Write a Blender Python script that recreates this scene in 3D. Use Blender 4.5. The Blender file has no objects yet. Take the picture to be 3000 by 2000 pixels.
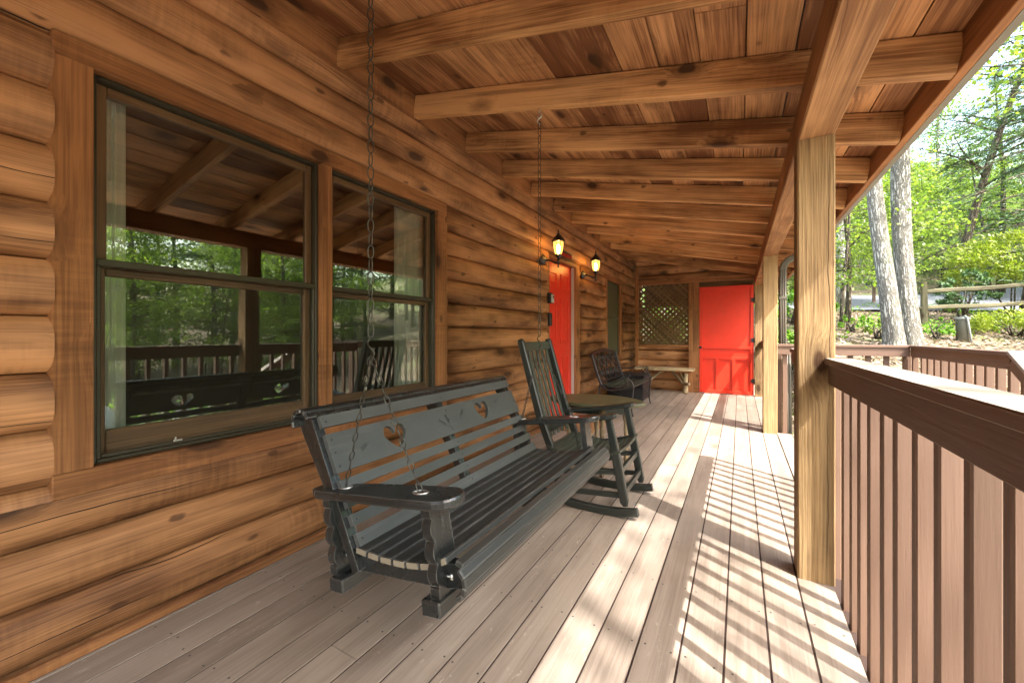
import bpy, math, random
import numpy as np
from mathutils import Vector, Matrix, noise as mnoise
R = math.radians
rng = random.Random(7)
scene = bpy.context.scene
COL = scene.collection

# ------------------------------------------------------------ camera, world, sun, exposure
CAM_H = 1.10
cam_d = bpy.data.cameras.new('camera'); cam = bpy.data.objects.new('camera', cam_d); COL.objects.link(cam)
cam.location = (0, 0, CAM_H)
YAW = math.atan2(667, 1180)
cam.rotation_euler = (R(90), 0, YAW)
cam_d.sensor_width = 36; cam_d.lens = 1180 / 3000 * 36
cam_d.shift_y = -20 / 3000
cam_d.clip_start = .02; cam_d.clip_end = 600
scene.camera = cam

SUN_TO = Vector((.65, -.377, 1)).normalized()
SUN_EL = math.asin(SUN_TO.z)
world = bpy.data.worlds.new('World'); scene.world = world; world.use_nodes = True
wn = world.node_tree; bg = wn.nodes['Background']
sky = wn.nodes.new('ShaderNodeTexSky'); sky.sky_type = 'NISHITA'; sky.sun_disc = False
sky.sun_elevation = SUN_EL; sky.sun_rotation = math.atan2(SUN_TO.x, SUN_TO.y)
sky.air_density = 1.7; sky.dust_density = 4.0; sky.ozone_density = 1.0
wn.links.new(sky.outputs[0], bg.inputs[0]); bg.inputs[1].default_value = .15
sun_d = bpy.data.lights.new('sun', 'SUN'); sun_d.energy = 2.0; sun_d.angle = R(.55); sun_d.color = (1, .96, .90)
sun = bpy.data.objects.new('sun', sun_d); COL.objects.link(sun)
sun.rotation_euler = SUN_TO.to_track_quat('Z', 'Y').to_euler()
scene.view_settings.view_transform = 'Standard'; scene.view_settings.look = 'None'
scene.view_settings.exposure = 3.08; scene.view_settings.gamma = 1
cy = scene.cycles
cy.use_denoising = True; cy.max_bounces = 9; cy.diffuse_bounces = 6; cy.glossy_bounces = 4
cy.transparent_max_bounces = 12; cy.transmission_bounces = 5; cy.sample_clamp_indirect = 8
cy.caustics_reflective = False; cy.caustics_refractive = False

# ------------------------------------------------------------ pixel helpers (3000 x 2000 photograph)
FPX = 1180.
RT = Vector((math.cos(YAW), math.sin(YAW), 0)); FWD = Vector((-math.sin(YAW), math.cos(YAW), 0))
def at(u, D, z=0.):
    p = FWD * D + RT * ((u - 1500) / FPX * D)
    return Vector((p.x, p.y, z))
def depth(x, y): return FWD.x * x + FWD.y * y

# ------------------------------------------------------------ mesh builder
ORG = {}
class MB:
    def __init__(s, T=None):
        s.v = []; s.f = []; s.g = []; s.r = []; s.sm = []; s.T = T
    def add(s, vs, fs, gs=None, rnd=None, smooth=False):
        o = len(s.v); rnd = rng.random() if rnd is None else rnd
        if gs is None: gs = vs
        off = (rng.uniform(-50, 50), rng.uniform(-50, 50), rng.uniform(-50, 50))
        if s.T: vs = [s.T(Vector(p)) for p in vs]
        s.v += [tuple(p) for p in vs]
        s.g += [(a[0] + off[0], a[1] + off[1], a[2] + off[2]) for a in gs]
        s.r += list(rnd) if hasattr(rnd, '__len__') else [rnd] * len(vs)
        s.f += [tuple(i + o for i in q) for q in fs]
        s.sm += [smooth] * len(fs)
    def box(s, c, d, M=None, g=0, ch=.003, rnd=None):
        h = [x / 2 for x in d]; ch = min(ch, min(h) * .45)
        a, b = [i for i in range(3) if i != g]
        vs = []; idx = {}
        for sx in (-1, 1):
            for sy in (-1, 1):
                for sz in (-1, 1):
                    sg = (sx, sy, sz)
                    for ax in range(3):
                        idx[(sg, ax)] = len(vs)
                        vs.append([sg[i] * (h[i] if i == ax else h[i] - ch) for i in range(3)])
        fs = []
        for ax in range(3):
            p, q = [i for i in range(3) if i != ax]
            for sg in (-1, 1):
                def k(sp, sq):
                    t = [0, 0, 0]; t[ax] = sg; t[p] = sp; t[q] = sq; return idx[(tuple(t), ax)]
                fs.append([k(-1, -1), k(1, -1), k(1, 1), k(-1, 1)])
            for sp in (-1, 1):
                for sq in (-1, 1):
                    def k2(sa, w):
                        t = [0, 0, 0]; t[ax] = sa; t[p] = sp; t[q] = sq; return idx[(tuple(t), w)]
                    fs.append([k2(-1, p), k2(1, p), k2(1, q), k2(-1, q)])
        for sx in (-1, 1):
            for sy in (-1, 1):
                for sz in (-1, 1): fs.append([idx[((sx, sy, sz), i)] for i in range(3)])
        out = []
        for q in fs:
            P = [Vector(vs[i]) for i in q]
            n = (P[1] - P[0]).cross(P[2] - P[0])
            cc = sum(P, Vector()) / len(P)
            out.append(q if n.dot(cc) > 0 else q[::-1])
        gs = [(p[g], p[a], p[b]) for p in vs]
        C = Vector(c)
        vs = [(M @ Vector(p) if M else Vector(p)) + C for p in vs]
        s.add(vs, out, gs, rnd)
    def beam(s, p0, p1, w, h, g=0, ch=.003, up=(0, 0, 1), rnd=None):
        """box from p0 to p1, w across, h along up"""
        p0 = Vector(p0); p1 = Vector(p1); x = (p1 - p0); L = x.length; x.normalize()
        y = Vector(up).cross(x).normalized(); z = x.cross(y)
        M = Matrix((x, y, z)).transposed()
        s.box((p0 + p1) / 2, (L, w, h), M, 0, ch, rnd)
    def prism(s, pts, f0, f1, g=0, rnd=None, smooth=False, ch=0):
        """pts 2D; f0/f1 map a 2D point to 3D on the two faces"""
        n = len(pts); A = [Vector(f0(p)) for p in pts]; B = [Vector(f1(p)) for p in pts]
        vs = A + B + A + B
        area = sum(pts[i][0] * pts[(i + 1) % n][1] - pts[(i + 1) % n][0] * pts[i][1] for i in range(n))
        nrm = Vector()
        for i in range(n): nrm += A[i].cross(A[(i + 1) % n])
        flip = nrm.dot(B[0] - A[0]) > 0
        fs = [list(range(n)), list(range(2 * n - 1, n - 1, -1))]
        if flip: fs = [q[::-1] for q in fs]
        for i in range(n):
            j = (i + 1) % n
            q = [2 * n + i, 3 * n + i, 3 * n + j, 2 * n + j]
            fs.append(q[::-1] if flip else q)
        d = (B[0] - A[0]).length
        a, b = (0, 1) if g == 0 else (1, 0)
        gs = [(p[a], p[b], k * d) for k in (0, 1, 0, 1) for p in pts]
        s.add(vs, fs, gs, rnd, smooth)
        if smooth:
            s.sm[-(n + 2)] = False; s.sm[-(n + 1)] = False
    def tube(s, pts, r, n=8, closed=False, rnd=None, flat=1., up=None, twist=0., jit=0.):
        pts = [Vector(p) for p in pts]; m = len(pts)
        rs = r if hasattr(r, '__len__') else [r] * m
        vs = []; gs = []; L = 0
        prev = None
        for i, p in enumerate(pts):
            if closed: t = pts[(i + 1) % m] - pts[i - 1]
            else: t = pts[min(i + 1, m - 1)] - pts[max(i - 1, 0)]
            t.normalize()
            if prev is None:
                ref = Vector(up) if up else (Vector((0, 0, 1)) if abs(t.z) < .9 else Vector((1, 0, 0)))
            else: ref = prev
            x = ref - t * ref.dot(t); x.normalize(); y = t.cross(x); prev = x
            if i: L += (p - pts[i - 1]).length
            for k in range(n):
                a = 2 * math.pi * k / n
                rr = rs[i] * (1 + (rng.uniform(-jit, jit) if jit else 0))
                vs.append(p + x * (math.cos(a) * rr) + y * (math.sin(a) * rr * flat))
                gs.append((L, math.cos(a) * rs[i], math.sin(a) * rs[i]))
        fs = []
        for i in range(m if closed else m - 1):
            j = (i + 1) % m
            for k in range(n):
                l = (k + 1) % n
                fs.append([i * n + k, i * n + l, j * n + l, j * n + k])
        if not closed:
            fs.append(list(range(n))[::-1]); fs.append([(m - 1) * n + k for k in range(n)])
        s.add(vs, fs, gs, rnd, True)
        if not closed: s.sm[-1] = s.sm[-2] = False
    def sweep(s, pts, w, h, up=(0, 0, 1), rnd=None, ch=.003):
        """rectangular section (w across, h along up) swept along pts, chamfered"""
        pts = [Vector(p) for p in pts]; m = len(pts)
        ws = w if hasattr(w, '__len__') else [w] * m; hs = h if hasattr(h, '__len__') else [h] * m
        vs = []; gs = []; L = 0
        for i, p in enumerate(pts):
            t = (pts[min(i + 1, m - 1)] - pts[max(i - 1, 0)]).normalized()
            y = Vector(up).cross(t).normalized(); z = t.cross(y)
            a, b = ws[i] / 2, hs[i] / 2
            if i: L += (p - pts[i - 1]).length
            for (q, r_) in ((-a + ch, -b), (a - ch, -b), (a, -b + ch), (a, b - ch), (a - ch, b), (-a + ch, b), (-a, b - ch), (-a, -b + ch)):
                vs.append(p + y * q + z * r_); gs.append((L, q, r_))
        fs = []
        for i in range(m - 1):
            for k in range(8):
                l = (k + 1) % 8
                fs.append([i * 8 + k, i * 8 + l, (i + 1) * 8 + l, (i + 1) * 8 + k])
        fs.append(list(range(8))[::-1]); fs.append([(m - 1) * 8 + k for k in range(8)])
        s.add(vs, fs, gs, rnd)
    def lathe(s, prof, c, M=None, n=12, rnd=None, smooth=True, a0=0.):
        C = Vector(c); vs = []; gs = []
        for (r, z) in prof:
            for k in range(n):
                a = 2 * math.pi * k / n + a0
                p = Vector((math.cos(a) * r, math.sin(a) * r, z))
                vs.append((M @ p if M else p) + C); gs.append((z, p.x, p.y))
        fs = []
        for i in range(len(prof) - 1):
            for k in range(n):
                l = (k + 1) % n
                fs.append([i * n + k, i * n + l, (i + 1) * n + l, (i + 1) * n + k])
        fs.append(list(range(n))[::-1]); fs.append([(len(prof) - 1) * n + k for k in range(n)])
        s.add(vs, fs, gs, rnd, smooth)
        s.sm[-1] = s.sm[-2] = False
    def mesh(s, name, org=(0, 0, 0)):
        me = bpy.data.meshes.new(name)
        o = Vector(org)
        me.from_pydata([(a - o.x, b - o.y, c - o.z) for a, b, c in s.v], [], s.f)
        at_ = me.attributes.new('gp', 'FLOAT_VECTOR', 'POINT')
        at_.data.foreach_set('vector', np.array(s.g, dtype=np.float32).ravel())
        ar = me.attributes.new('rn', 'FLOAT', 'POINT')
        ar.data.foreach_set('value', np.array(s.r, dtype=np.float32))
        me.polygons.foreach_set('use_smooth', s.sm)
        me.update()
        return me
    def build(s, name, mat, parent=None, **tags):
        org = ORG.get(parent, Vector()) if parent else tags.pop('org', Vector())
        o = bpy.data.objects.new(name, s.mesh(name, org)); COL.objects.link(o)
        o.data.materials.append(mat)
        if parent: o.parent = parent
        else: o.location = org
        ORG[o] = Vector(org)
        for k, v in tags.items(): o[k] = v
        return o
def thing(name, label, cat, loc, group=None):
    o = bpy.data.objects.new(name, None); COL.objects.link(o); o.location = loc
    o.empty_display_size = .1
    ORG[o] = Vector(loc); o['label'] = label; o['category'] = cat
    if group: o['group'] = group
    return o
def copy_thing(root, loc, rz=0., sc=1., label=None, group=None):
    r = root.copy(); COL.objects.link(r); r.location = loc; r.rotation_euler = (0, 0, rz)
    r.scale = (sc, sc, sc) if not hasattr(sc, '__len__') else sc
    if label: r['label'] = label
    if group: r['group'] = group
    for ch in list(root.children):
        c = ch.copy(); COL.objects.link(c); c.parent = r
    return r

# ------------------------------------------------------------ materials
class NT:
    def __init__(s, name):
        s.m = bpy.data.materials.new(name); s.m.use_nodes = True
        s.t = s.m.node_tree; s.t.nodes.clear()
        s.out = s.t.nodes.new('ShaderNodeOutputMaterial')
    def n(s, ty, ins=None, **kw):
        nd = s.t.nodes.new('ShaderNode' + ty)
        for k, v in kw.items(): setattr(nd, k, v)
        for k, v in (ins or {}).items():
            if hasattr(v, 'is_output') or isinstance(v, bpy.types.NodeSocket): s.t.links.new(v, nd.inputs[k])
            else: nd.inputs[k].default_value = v
        return nd
    def math(s, op, a, b=0., c=None, clamp=False):
        ins = {0: a, 1: b}
        if c is not None: ins[2] = c
        return s.n('Math', ins, operation=op, use_clamp=clamp).outputs[0]
    def vec(s, v, sc, loc=(0, 0, 0)):
        return s.n('Mapping', {0: v, 1: loc, 3: sc}).outputs[0]
    def noise(s, v, scale=1., det=3., rough=.55, dist=0.):
        return s.n('TexNoise', {'Vector': v, 'Scale': scale, 'Detail': det, 'Roughness': rough, 'Distortion': dist}).outputs[0]
    def ramp(s, f, stops, interp='LINEAR'):
        nd = s.n('ValToRGB', {0: f}); cr = nd.color_ramp; cr.interpolation = interp
        while len(cr.elements) < len(stops): cr.elements.new(.5)
        for e, (p, c) in zip(cr.elements, stops): e.position = p; e.color = (*c, 1) if len(c) == 3 else c
        return nd.outputs[0]
    def smooth(s, f, lo, hi):
        return s.n('MapRange', {0: f, 1: lo, 2: hi, 3: 0., 4: 1.}, interpolation_type='SMOOTHSTEP').outputs[0]
    def mix(s, f, a, b, mode='MIX'):
        nd = s.n('Mix', {}, data_type='RGBA', blend_type=mode)
        for k, v in ((0, f), (6, a), (7, b)):
            if isinstance(v, bpy.types.NodeSocket): s.t.links.new(v, nd.inputs[k])
            else: nd.inputs[k].default_value = v if k == 0 else ((*v, 1) if len(v) == 3 else v)
        return nd.outputs[2]
    def bump(s, h, strength=.3, dist=.01, normal=None):
        ins = {'Strength': strength, 'Distance': dist, 'Height': h}
        if normal: ins['Normal'] = normal
        return s.n('Bump', ins).outputs[0]
    def attr(s, name, vec=True):
        nd = s.n('Attribute', attribute_name=name)
        return nd.outputs['Vector' if vec else 'Fac']
    def pbsdf(s, col, rough=.6, bump=None, spec=.5, **kw):
        ins = {'Base Color': col if isinstance(col, bpy.types.NodeSocket) else (*col, 1), 'Roughness': rough, 'Specular IOR Level': spec}
        if bump: ins['Normal'] = bump
        ins.update(kw)
        return s.n('BsdfPrincipled', ins).outputs[0]
    def done(s, sh):
        s.t.links.new(sh, s.out.inputs[0]); return s.m

def wood(name, dark, light, rough=.6, spec=.35, knots=1., knot_col=(.05, .022, .01), cracks=.5, grain=1., tone=.5, saw=.3, bump=.35, stain=0., stain_col=(.03, .02, .012), knot_sc=(1.1, 4.2), streak=.5, bw=.62, blw=.8, fw=.58, scuff=0.):
    m = NT(name); g = m.attr('gp'); rn = m.attr('rn', False)
    # knots
    def knots_at(sc, sd, thr, r0, r1, r2_):
        kv = m.vec(g, sc, sd)
        warp = m.n('VectorMath', {0: kv, 1: m.n('VectorMath', {0: m.n('TexNoise', {'Vector': kv, 'Scale': 2.5, 'Detail': 2.}).outputs[1], 3: .22}, operation='SCALE').outputs[0]}, operation='ADD').outputs[0]
        vor = m.n('TexVoronoi', {'Vector': warp, 'Scale': 1., 'Randomness': .9})
        kd = vor.outputs['Distance']; sel = m.n('SeparateColor', {0: vor.outputs['Color']}).outputs[0]
        keep = m.math('LESS_THAN', sel, thr)
        q = lambda lo, hi: m.math('MULTIPLY', m.math('SUBTRACT', 1., m.smooth(kd, lo, hi)), keep)
        return q(r0, r1), q(r1 * .8, r2_), q(0., .55)
    knot, ring, near = knots_at((knot_sc[0] * 2.4, knot_sc[1] * 1.25, knot_sc[1] * 1.25), (0, 0, 0), .26 * knots, .13, .21, .45)
    pin, _, _ = knots_at((6.5, 11, 11), (4, 7, 1), .13 * knots, .12, .24, .4)
    knot = m.math('MAXIMUM', knot, m.math('MULTIPLY', pin, .8))
    # grain, bent round the knots
    gv = m.n('VectorMath', {0: g, 1: m.n('CombineXYZ', {1: m.math('MULTIPLY', near, .03), 2: m.math('MULTIPLY', near, .025)}).outputs[0]}, operation='ADD').outputs[0]
    fine = m.noise(m.vec(gv, (2.6, 125, 125)), grain, 3., .62, .3)
    broad = m.noise(m.vec(gv, (.55, 10, 10)), grain, 4., .7, .9)
    blot = m.noise(m.vec(g, (1.3, 3.5, 3.5)), 1., 3., .6)
    sawn = m.noise(m.vec(g, (60, 5, 5)), 1., 2., .5); sawn = m.math('ADD', .5, m.math('MULTIPLY', m.math('SUBTRACT', sawn, .5), m.smooth(m.noise(m.vec(g, (1.6, 3, 3), (5, 5, 5)), 1., 2.), .45, .65)))
    t = m.math('ADD', m.math('ADD', m.math('MULTIPLY', fine, fw), m.math('MULTIPLY', broad, bw)), .56 - fw * .5 - bw * .5); t = m.math('SUBTRACT', t, .06)
    t = m.math('ADD', t, m.math('MULTIPLY', m.math('SUBTRACT', blot, .5), blw))
    t = m.math('ADD', t, m.math('MULTIPLY', m.math('SUBTRACT', sawn, .5), saw * .6))
    t = m.math('ADD', t, m.math('MULTIPLY', m.math('SUBTRACT', rn, .5), tone))
    col = m.ramp(t, [(.30, dark), (.64, light)])
    col = m.mix(m.math('MULTIPLY', ring, .55), col, tuple(c * .6 for c in dark))
    col = m.mix(m.math('MULTIPLY', knot, .9), col, knot_col)
    if stain:
        st = m.smooth(m.noise(m.vec(g, (1.1, 6, 6), (7, 3, 1)), 1., 4., .6, .5), .56, .74)
        col = m.mix(m.math('MULTIPLY', st, stain), col, stain_col)
    stk = m.math('MULTIPLY', m.smooth(m.noise(m.vec(gv, (.5, 30, 30), (2, 2, 7)), 1., 3., .6, .4), .54, .68), streak)
    col = m.mix(m.math('MULTIPLY', stk, grain), col, tuple(c * .55 for c in dark))
    h = m.math('ADD', m.math('MULTIPLY', fine, 1.), m.math('MULTIPLY', sawn, saw * 1.2))
    if cracks:
        sx = m.n('SeparateXYZ', {0: g}).outputs
        cc_ = m.math('ADD', m.math('MULTIPLY', m.math('ADD', sx[1], sx[2]), 7.3), m.math('MULTIPLY', m.noise(m.vec(g, (.7, 1.5, 1.5), (3, 9, 2)), 1., 4., .55), 1.1))
        line = m.math('SUBTRACT', 1., m.smooth(m.math('ABSOLUTE', m.math('SUBTRACT', m.math('FRACT', cc_), .5)), .006, .022))
        msk = m.smooth(m.noise(m.vec(g, (.9, 4, 4), (1, 5, 8)), 1., 2.), .52, .60)
        line = m.math('MULTIPLY', m.math('MULTIPLY', line, msk), cracks)
        col = m.mix(line, col, (.02, .01, .006))
        h = m.math('SUBTRACT', h, m.math('MULTIPLY', line, 2.5))
    if scuff:
        sc_ = m.smooth(m.noise(m.vec(g, (14, 38, 38), (1, 2, 3)), 1., 5., .7, 1.2), .60, .70)
        sc_ = m.math('MULTIPLY', sc_, m.smooth(m.noise(m.vec(g, (1.1, 1.1, 1.1)), 1., 2.), .45, .6))
        col = m.mix(m.math('MULTIPLY', sc_, scuff), col, (.5, .44, .38))
        dk = m.smooth(m.noise(m.vec(g, (2.2, 5, 5), (8, 8, 8)), 1., 4., .65), .55, .72)
        col = m.mix(m.math('MULTIPLY', dk, scuff * .7), col, (.16, .12, .09))
    b = m.bump(h, bump, .004)
    ro = m.math('ADD', rough, m.math('MULTIPLY', m.math('SUBTRACT', fine, .5), .25))
    return m.done(m.pbsdf(col, ro, b, spec))

def paint(name, col, rough=.5, worn=(0, 0, 0), wear=0., spec=.5, grain=.3, var=.15, metal=0., dirt=0., dirt_col=(.3, .27, .22), edge=0., edge_col=(.2, .2, .185), er=.005):
    m = NT(name); g = m.attr('gp'); rn = m.attr('rn', False)
    fine = m.noise(m.vec(g, (3, 60, 60)), 1., 4., .6)
    blot = m.noise(m.vec(g, (5, 8, 8)), 1., 4., .6)
    v = m.math('ADD', 1 - var * .5, m.math('MULTIPLY', m.math('ADD', m.math('MULTIPLY', blot, .6), m.math('MULTIPLY', rn, .4)), var))
    c = m.n('Mix', {}, data_type='RGBA', blend_type='MULTIPLY'); c.inputs[0].default_value = 1
    c.inputs[6].default_value = (*col, 1)
    m.t.links.new(m.n('CombineColor', {0: v, 1: v, 2: v}).outputs[0], c.inputs[7])
    cc = c.outputs[2]
    if wear:
        w = m.smooth(m.math('ADD', m.math('MULTIPLY', fine, .7), m.math('MULTIPLY', blot, .3)), .56, .68)
        cc = m.mix(m.math('MULTIPLY', w, wear), cc, worn)
    if dirt:
        dn = m.smooth(m.noise(m.vec(g, (9, 9, 9)), 1., 6., .7), .5, .75)
        cc = m.mix(m.math('MULTIPLY', dn, dirt), cc, dirt_col)
    if edge:
        bv = m.n('Bevel', {0: er}, samples=4).outputs[0]
        d = m.n('VectorMath', {0: bv, 1: m.n('NewGeometry').outputs['Normal']}, operation='DOT_PRODUCT').outputs[1]
        em = m.math('SUBTRACT', 1., m.smooth(d, .80, .985))
        em = m.math('MULTIPLY', em, m.math('ADD', .25, m.smooth(fine, .40, .62)))
        cc = m.mix(m.math('MULTIPLY', em, edge, clamp=True), cc, edge_col)
    ro = m.math('ADD', rough - .08, m.math('MULTIPLY', blot, .16))
    return m.done(m.pbsdf(cc, ro, m.bump(fine, grain, .003), spec, Metallic=metal))

M = {}
M['log'] = wood('log_wood', (.12, .05, .02), (.485, .238, .103), .62, .25, knots=1.7, streak=.15, bw=.3, blw=1.0, fw=.42, cracks=1., tone=.18, saw=.35, stain=.25, stain_col=(.06, .022, .01))
M['trimwood'] = wood('trim_wood', (.17, .07, .027), (.37, .165, .063), .62, .25, knots=1.2, cracks=.12, tone=.2, saw=.7)
M['ceil'] = wood('ceiling_wood', (.19, .075, .03), (.68, .36, .16), .6, .3, knots=.9, cracks=.3, tone=.36, saw=.25, stain=.45, stain_col=(.05, .025, .014))
M['rafter'] = wood('rafter_wood', (.18, .075, .025), (.66, .36, .15), .6, .3, knots=.95, cracks=.3, tone=.2, saw=.2, stain=.35, stain_col=(.07, .035, .015), knot_sc=(1.4, 5.5))
M['beam'] = wood('beam_wood', (.21, .095, .038), (.50, .27, .12), .65, .3, knots=.4, cracks=.3, tone=.2, saw=.15)
M['post'] = wood('post_wood', (.15, .092, .045), (.37, .245, .12), .8, .2, knots=.5, cracks=.5, tone=.2, saw=.1, bump=1., fw=.8, bw=.35, streak=.3)
M['deck'] = wood_deck = wood('deck_wood', (.192, .152, .12), (.325, .267, .217), .6, .35, knots=.2, knot_col=(.16, .12, .09), cracks=.12, streak=.1, scuff=.5, fw=.45, tone=.14, saw=.05, bump=.25)
M['rail'] = paint('rail_paint', (.132, .076, .05), .58, edge=.25, edge_col=(.3, .22, .16), er=.003, grain=.5, var=.2)
M['railcap'] = paint('rail_cap_weathered', (.27, .225, .18), .75, grain=.6, var=.35, dirt=.4, dirt_col=(.25, .16, .12))
M['black'] = paint('black_paint', (.014, .016, .016), .27, edge=.9, worn=(.10, .105, .10), wear=.35, spec=.6, grain=.35, var=.6, dirt=.12, dirt_col=(.12, .12, .11))
M['slatsheen'] = paint('swing_back_paint_sheen', (.062, .066, .063), .36, edge=.5, worn=(.12, .12, .11), wear=.5, spec=.5, grain=.6, var=.9)  # grey base colour carries the sky sheen of the black paint
M['endgrain'] = paint('end_grain', (.22, .19, .14), .8, grain=.5, var=.3)
M['slate'] = paint('swing_seat_paint', (.026, .028, .026), .42, edge=.8, worn=(.12, .125, .115), wear=.5, spec=.4, grain=.4, var=.5, dirt=.25, dirt_col=(.06, .065, .055))
M['rocker'] = paint('rocker_paint', (.015, .019, .016), .34, edge=.8, worn=(.11, .12, .095), wear=.4, spec=.55, grain=.6, var=.5)
M['rockslat'] = paint('rocker_slat_paint', (.045, .050, .035), .45, edge=.4, worn=(.12, .13, .09), wear=.35, spec=.4, grain=.6, var=.5)
M['olive'] = paint('olive_paint', (.09, .085, .042), .4, worn=(.09, .08, .03), wear=.4, spec=.5, grain=.1, var=.3)
M['iron'] = paint('cast_iron', (.016, .016, .017), .38, spec=.6, grain=.15, var=.4)
M['chain'] = paint('chain_steel', (.07, .068, .055), .45, spec=.5, grain=.05, var=.5, metal=.8)
M['zinc'] = paint('zinc', (.62, .62, .6), .35, grain=.05, metal=.9)
M['red'] = paint('red_paint', (.72, .036, .014), .36, spec=.45, grain=.35, var=.28, dirt=.22, dirt_col=(.42, .03, .015), edge=.3, edge_col=(.5, .06, .03), er=.004)
M['winframe'] = paint('dark_window_frame', (.036, .031, .018), .4, spec=.5, grain=.05, var=.2)
M['sash'] = wood('sash_wood', (.075, .04, .018), (.17, .095, .042), .5, .4, knots=.1, cracks=0, tone=.15, saw=.1)
M['gutter'] = paint('gutter_paint', (.15, .13, .105), .4, grain=.05, var=.12)
M['spout'] = paint('spout_paint', (.095, .085, .065), .4, grain=.05, var=.12)
M['plastic'] = paint('black_plastic', (.012, .012, .013), .35, grain=.02)
M['white'] = paint('white_plastic', (.5, .5, .48), .4, grain=.02)
M['signred'] = paint('sign_red', (.5, .02, .02), .5, grain=.02)
M['barkwood'] = wood('bark_log', (.16, .11, .06), (.42, .33, .2), .8, .2, knots=.4, cracks=.8, tone=.3, saw=0, bump=.8)
M['slab'] = wood('slab_wood', (.36, .26, .14), (.6, .48, .29), .7, .25, knots=.3, cracks=.4, tone=.2)
M['fence'] = wood('fence_wood', (.06, .052, .03), (.15, .132, .08), .8, .2, knots=.2, cracks=.5, tone=.2, saw=0)
M['joist'] = paint('joist_wood', (.03, .014, .009), .9, grain=.1)
M['mat'] = paint('doormat', (.28, .15, .06), .9, grain=.8, var=.4)
M['curtain'] = paint('curtain_cloth', (.75, .75, .68), .9, grain=.1, var=.1, spec=.1)
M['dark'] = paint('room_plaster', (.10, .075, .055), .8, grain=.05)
M['lattice'] = wood('lattice_wood', (.10, .06, .025), (.2, .125, .055), .7, .2, knots=0, cracks=0, tone=.3)
M['asphalt'] = paint('asphalt', (.11, .115, .125), .85, grain=.2, var=.2)
M['pipe'] = paint('pipe_grey', (.075, .068, .045), .6, grain=.1, var=.3, dirt=.3)
M['lid'] = paint('lid_grey', (.17, .17, .15), .6, grain=.1, var=.2)

def m_glass():
    m = NT('window_glass')
    fr = m.n('Fresnel', {'IOR': 1.5}).outputs[0]
    f = m.math('MINIMUM', m.math('MULTIPLY', fr, 5.2), 1.)
    wob = m.noise(m.attr('gp'), 1.3, 1., .4)
    gl = m.n('BsdfGlossy', {'Color': (.95, 1, .95, 1), 'Roughness': .01, 'Normal': m.bump(wob, .12, .008)}).outputs[0]
    tr = m.n('BsdfTransparent', {'Color': (.82, .86, .8, 1)}).outputs[0]
    return m.done(m.n('MixShader', {0: f, 1: tr, 2: gl}).outputs[0])
M['glass'] = m_glass()
def m_screen(name, dens, col):
    m = NT(name); g = m.attr('gp')
    d = m.n('BsdfDiffuse', {'Color': (*col, 1)}).outputs[0]
    tr = m.n('BsdfTransparent', {}).outputs[0]
    return m.done(m.n('MixShader', {0: dens, 1: tr, 2: d}).outputs[0])
M['screen'] = m_screen('insect_screen', .16, (.07, .072, .06))
M['screen2'] = m_screen('insect_screen_dense', .85, (.13, .13, .08))
def m_emit(name, col, st, transp=0.):
    m = NT(name); e = m.n('Emission', {0: (*col, 1), 1: st}).outputs[0]
    if transp:
        e = m.n('MixShader', {0: transp, 1: e, 2: m.n('BsdfTransparent', {0: (1, .8, .45, 1)}).outputs[0]}).outputs[0]
    return m.done(e)
M['lampglass'] = m_emit('lamp_glass', (1, .48, .10), .42, .4)
M['bulb'] = m_emit('bulb', (1, .62, .24), 34.)

def m_wicker():
    m = NT('wicker'); g = m.attr('gp')
    w = m.n('TexWave', {'Vector': m.vec(g, (1, 1, 1)), 'Scale': 28., 'Distortion': 1.5, 'Detail': 1.}, wave_type='BANDS', bands_direction='Z').outputs[1]
    w2 = m.n('TexWave', {'Vector': m.vec(g, (1, 1, 1)), 'Scale': 22., 'Distortion': 1., 'Detail': 1.}, wave_type='BANDS', bands_direction='DIAGONAL').outputs[1]
    h = m.math('MULTIPLY', w, w2)
    col = m.ramp(h, [(0, (.01, .009, .009)), (1, (.055, .05, .05))])
    return m.done(m.pbsdf(col, .5, m.bump(h, .8, .01)))
M['wicker'] = m_wicker()

def m_bark(name, dark, light, moss=.2, sc=1.):
    m = NT(name); g = m.attr('gp')
    w = m.n('VectorMath', {0: m.n('VectorMath', {0: m.n('TexNoise', {'Vector': m.vec(g, (3, 9, 9)), 'Scale': 1.6, 'Detail': 4., 'Roughness': .65}).outputs[1], 1: (.5, .5, .5)}, operation='SUBTRACT').outputs[0], 3: 2.6}, operation='SCALE').outputs[0]
    wv = m.n('VectorMath', {0: m.vec(g, (2.6 * sc, 26 * sc, 26 * sc)), 1: w}, operation='ADD').outputs[0]
    v = m.n('TexVoronoi', {'Vector': wv, 'Scale': 1.}, feature='DISTANCE_TO_EDGE').outputs[0]
    fis = m.smooth(v, .0, .34)
    n = m.noise(m.vec(g, (8, 30, 30)), 1., 5., .7); n2 = m.noise(m.vec(g, (1, 3, 3)), 1., 4., .6)
    t = m.math('MULTIPLY', m.math('ADD', .25, m.math('MULTIPLY', fis, .75)), m.math('ADD', .3, m.math('ADD', m.math('MULTIPLY', n, .8), m.math('MULTIPLY', n2, .35))))
    col = m.ramp(t, [(.12, tuple(c * .4 for c in dark)), (.42, dark), (.85, light)])
    mo = m.smooth(m.noise(g, 1.7, 4., .6), .52, .7)
    col = m.mix(m.math('MULTIPLY', mo, moss), col, (.16, .2, .11))
    return m.done(m.pbsdf(col, .9, m.bump(t, 1., .03), .15))
M['oakbark'] = m_bark('oak_bark', (.20, .185, .155), (.50, .475, .41), .2)
M['pinebark'] = m_bark('pine_bark', (.13, .10, .07), (.32, .26, .19), .15)
M['palebark'] = m_bark('pale_bark', (.28, .27, .24), (.6, .6, .56), .1, .6)
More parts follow.
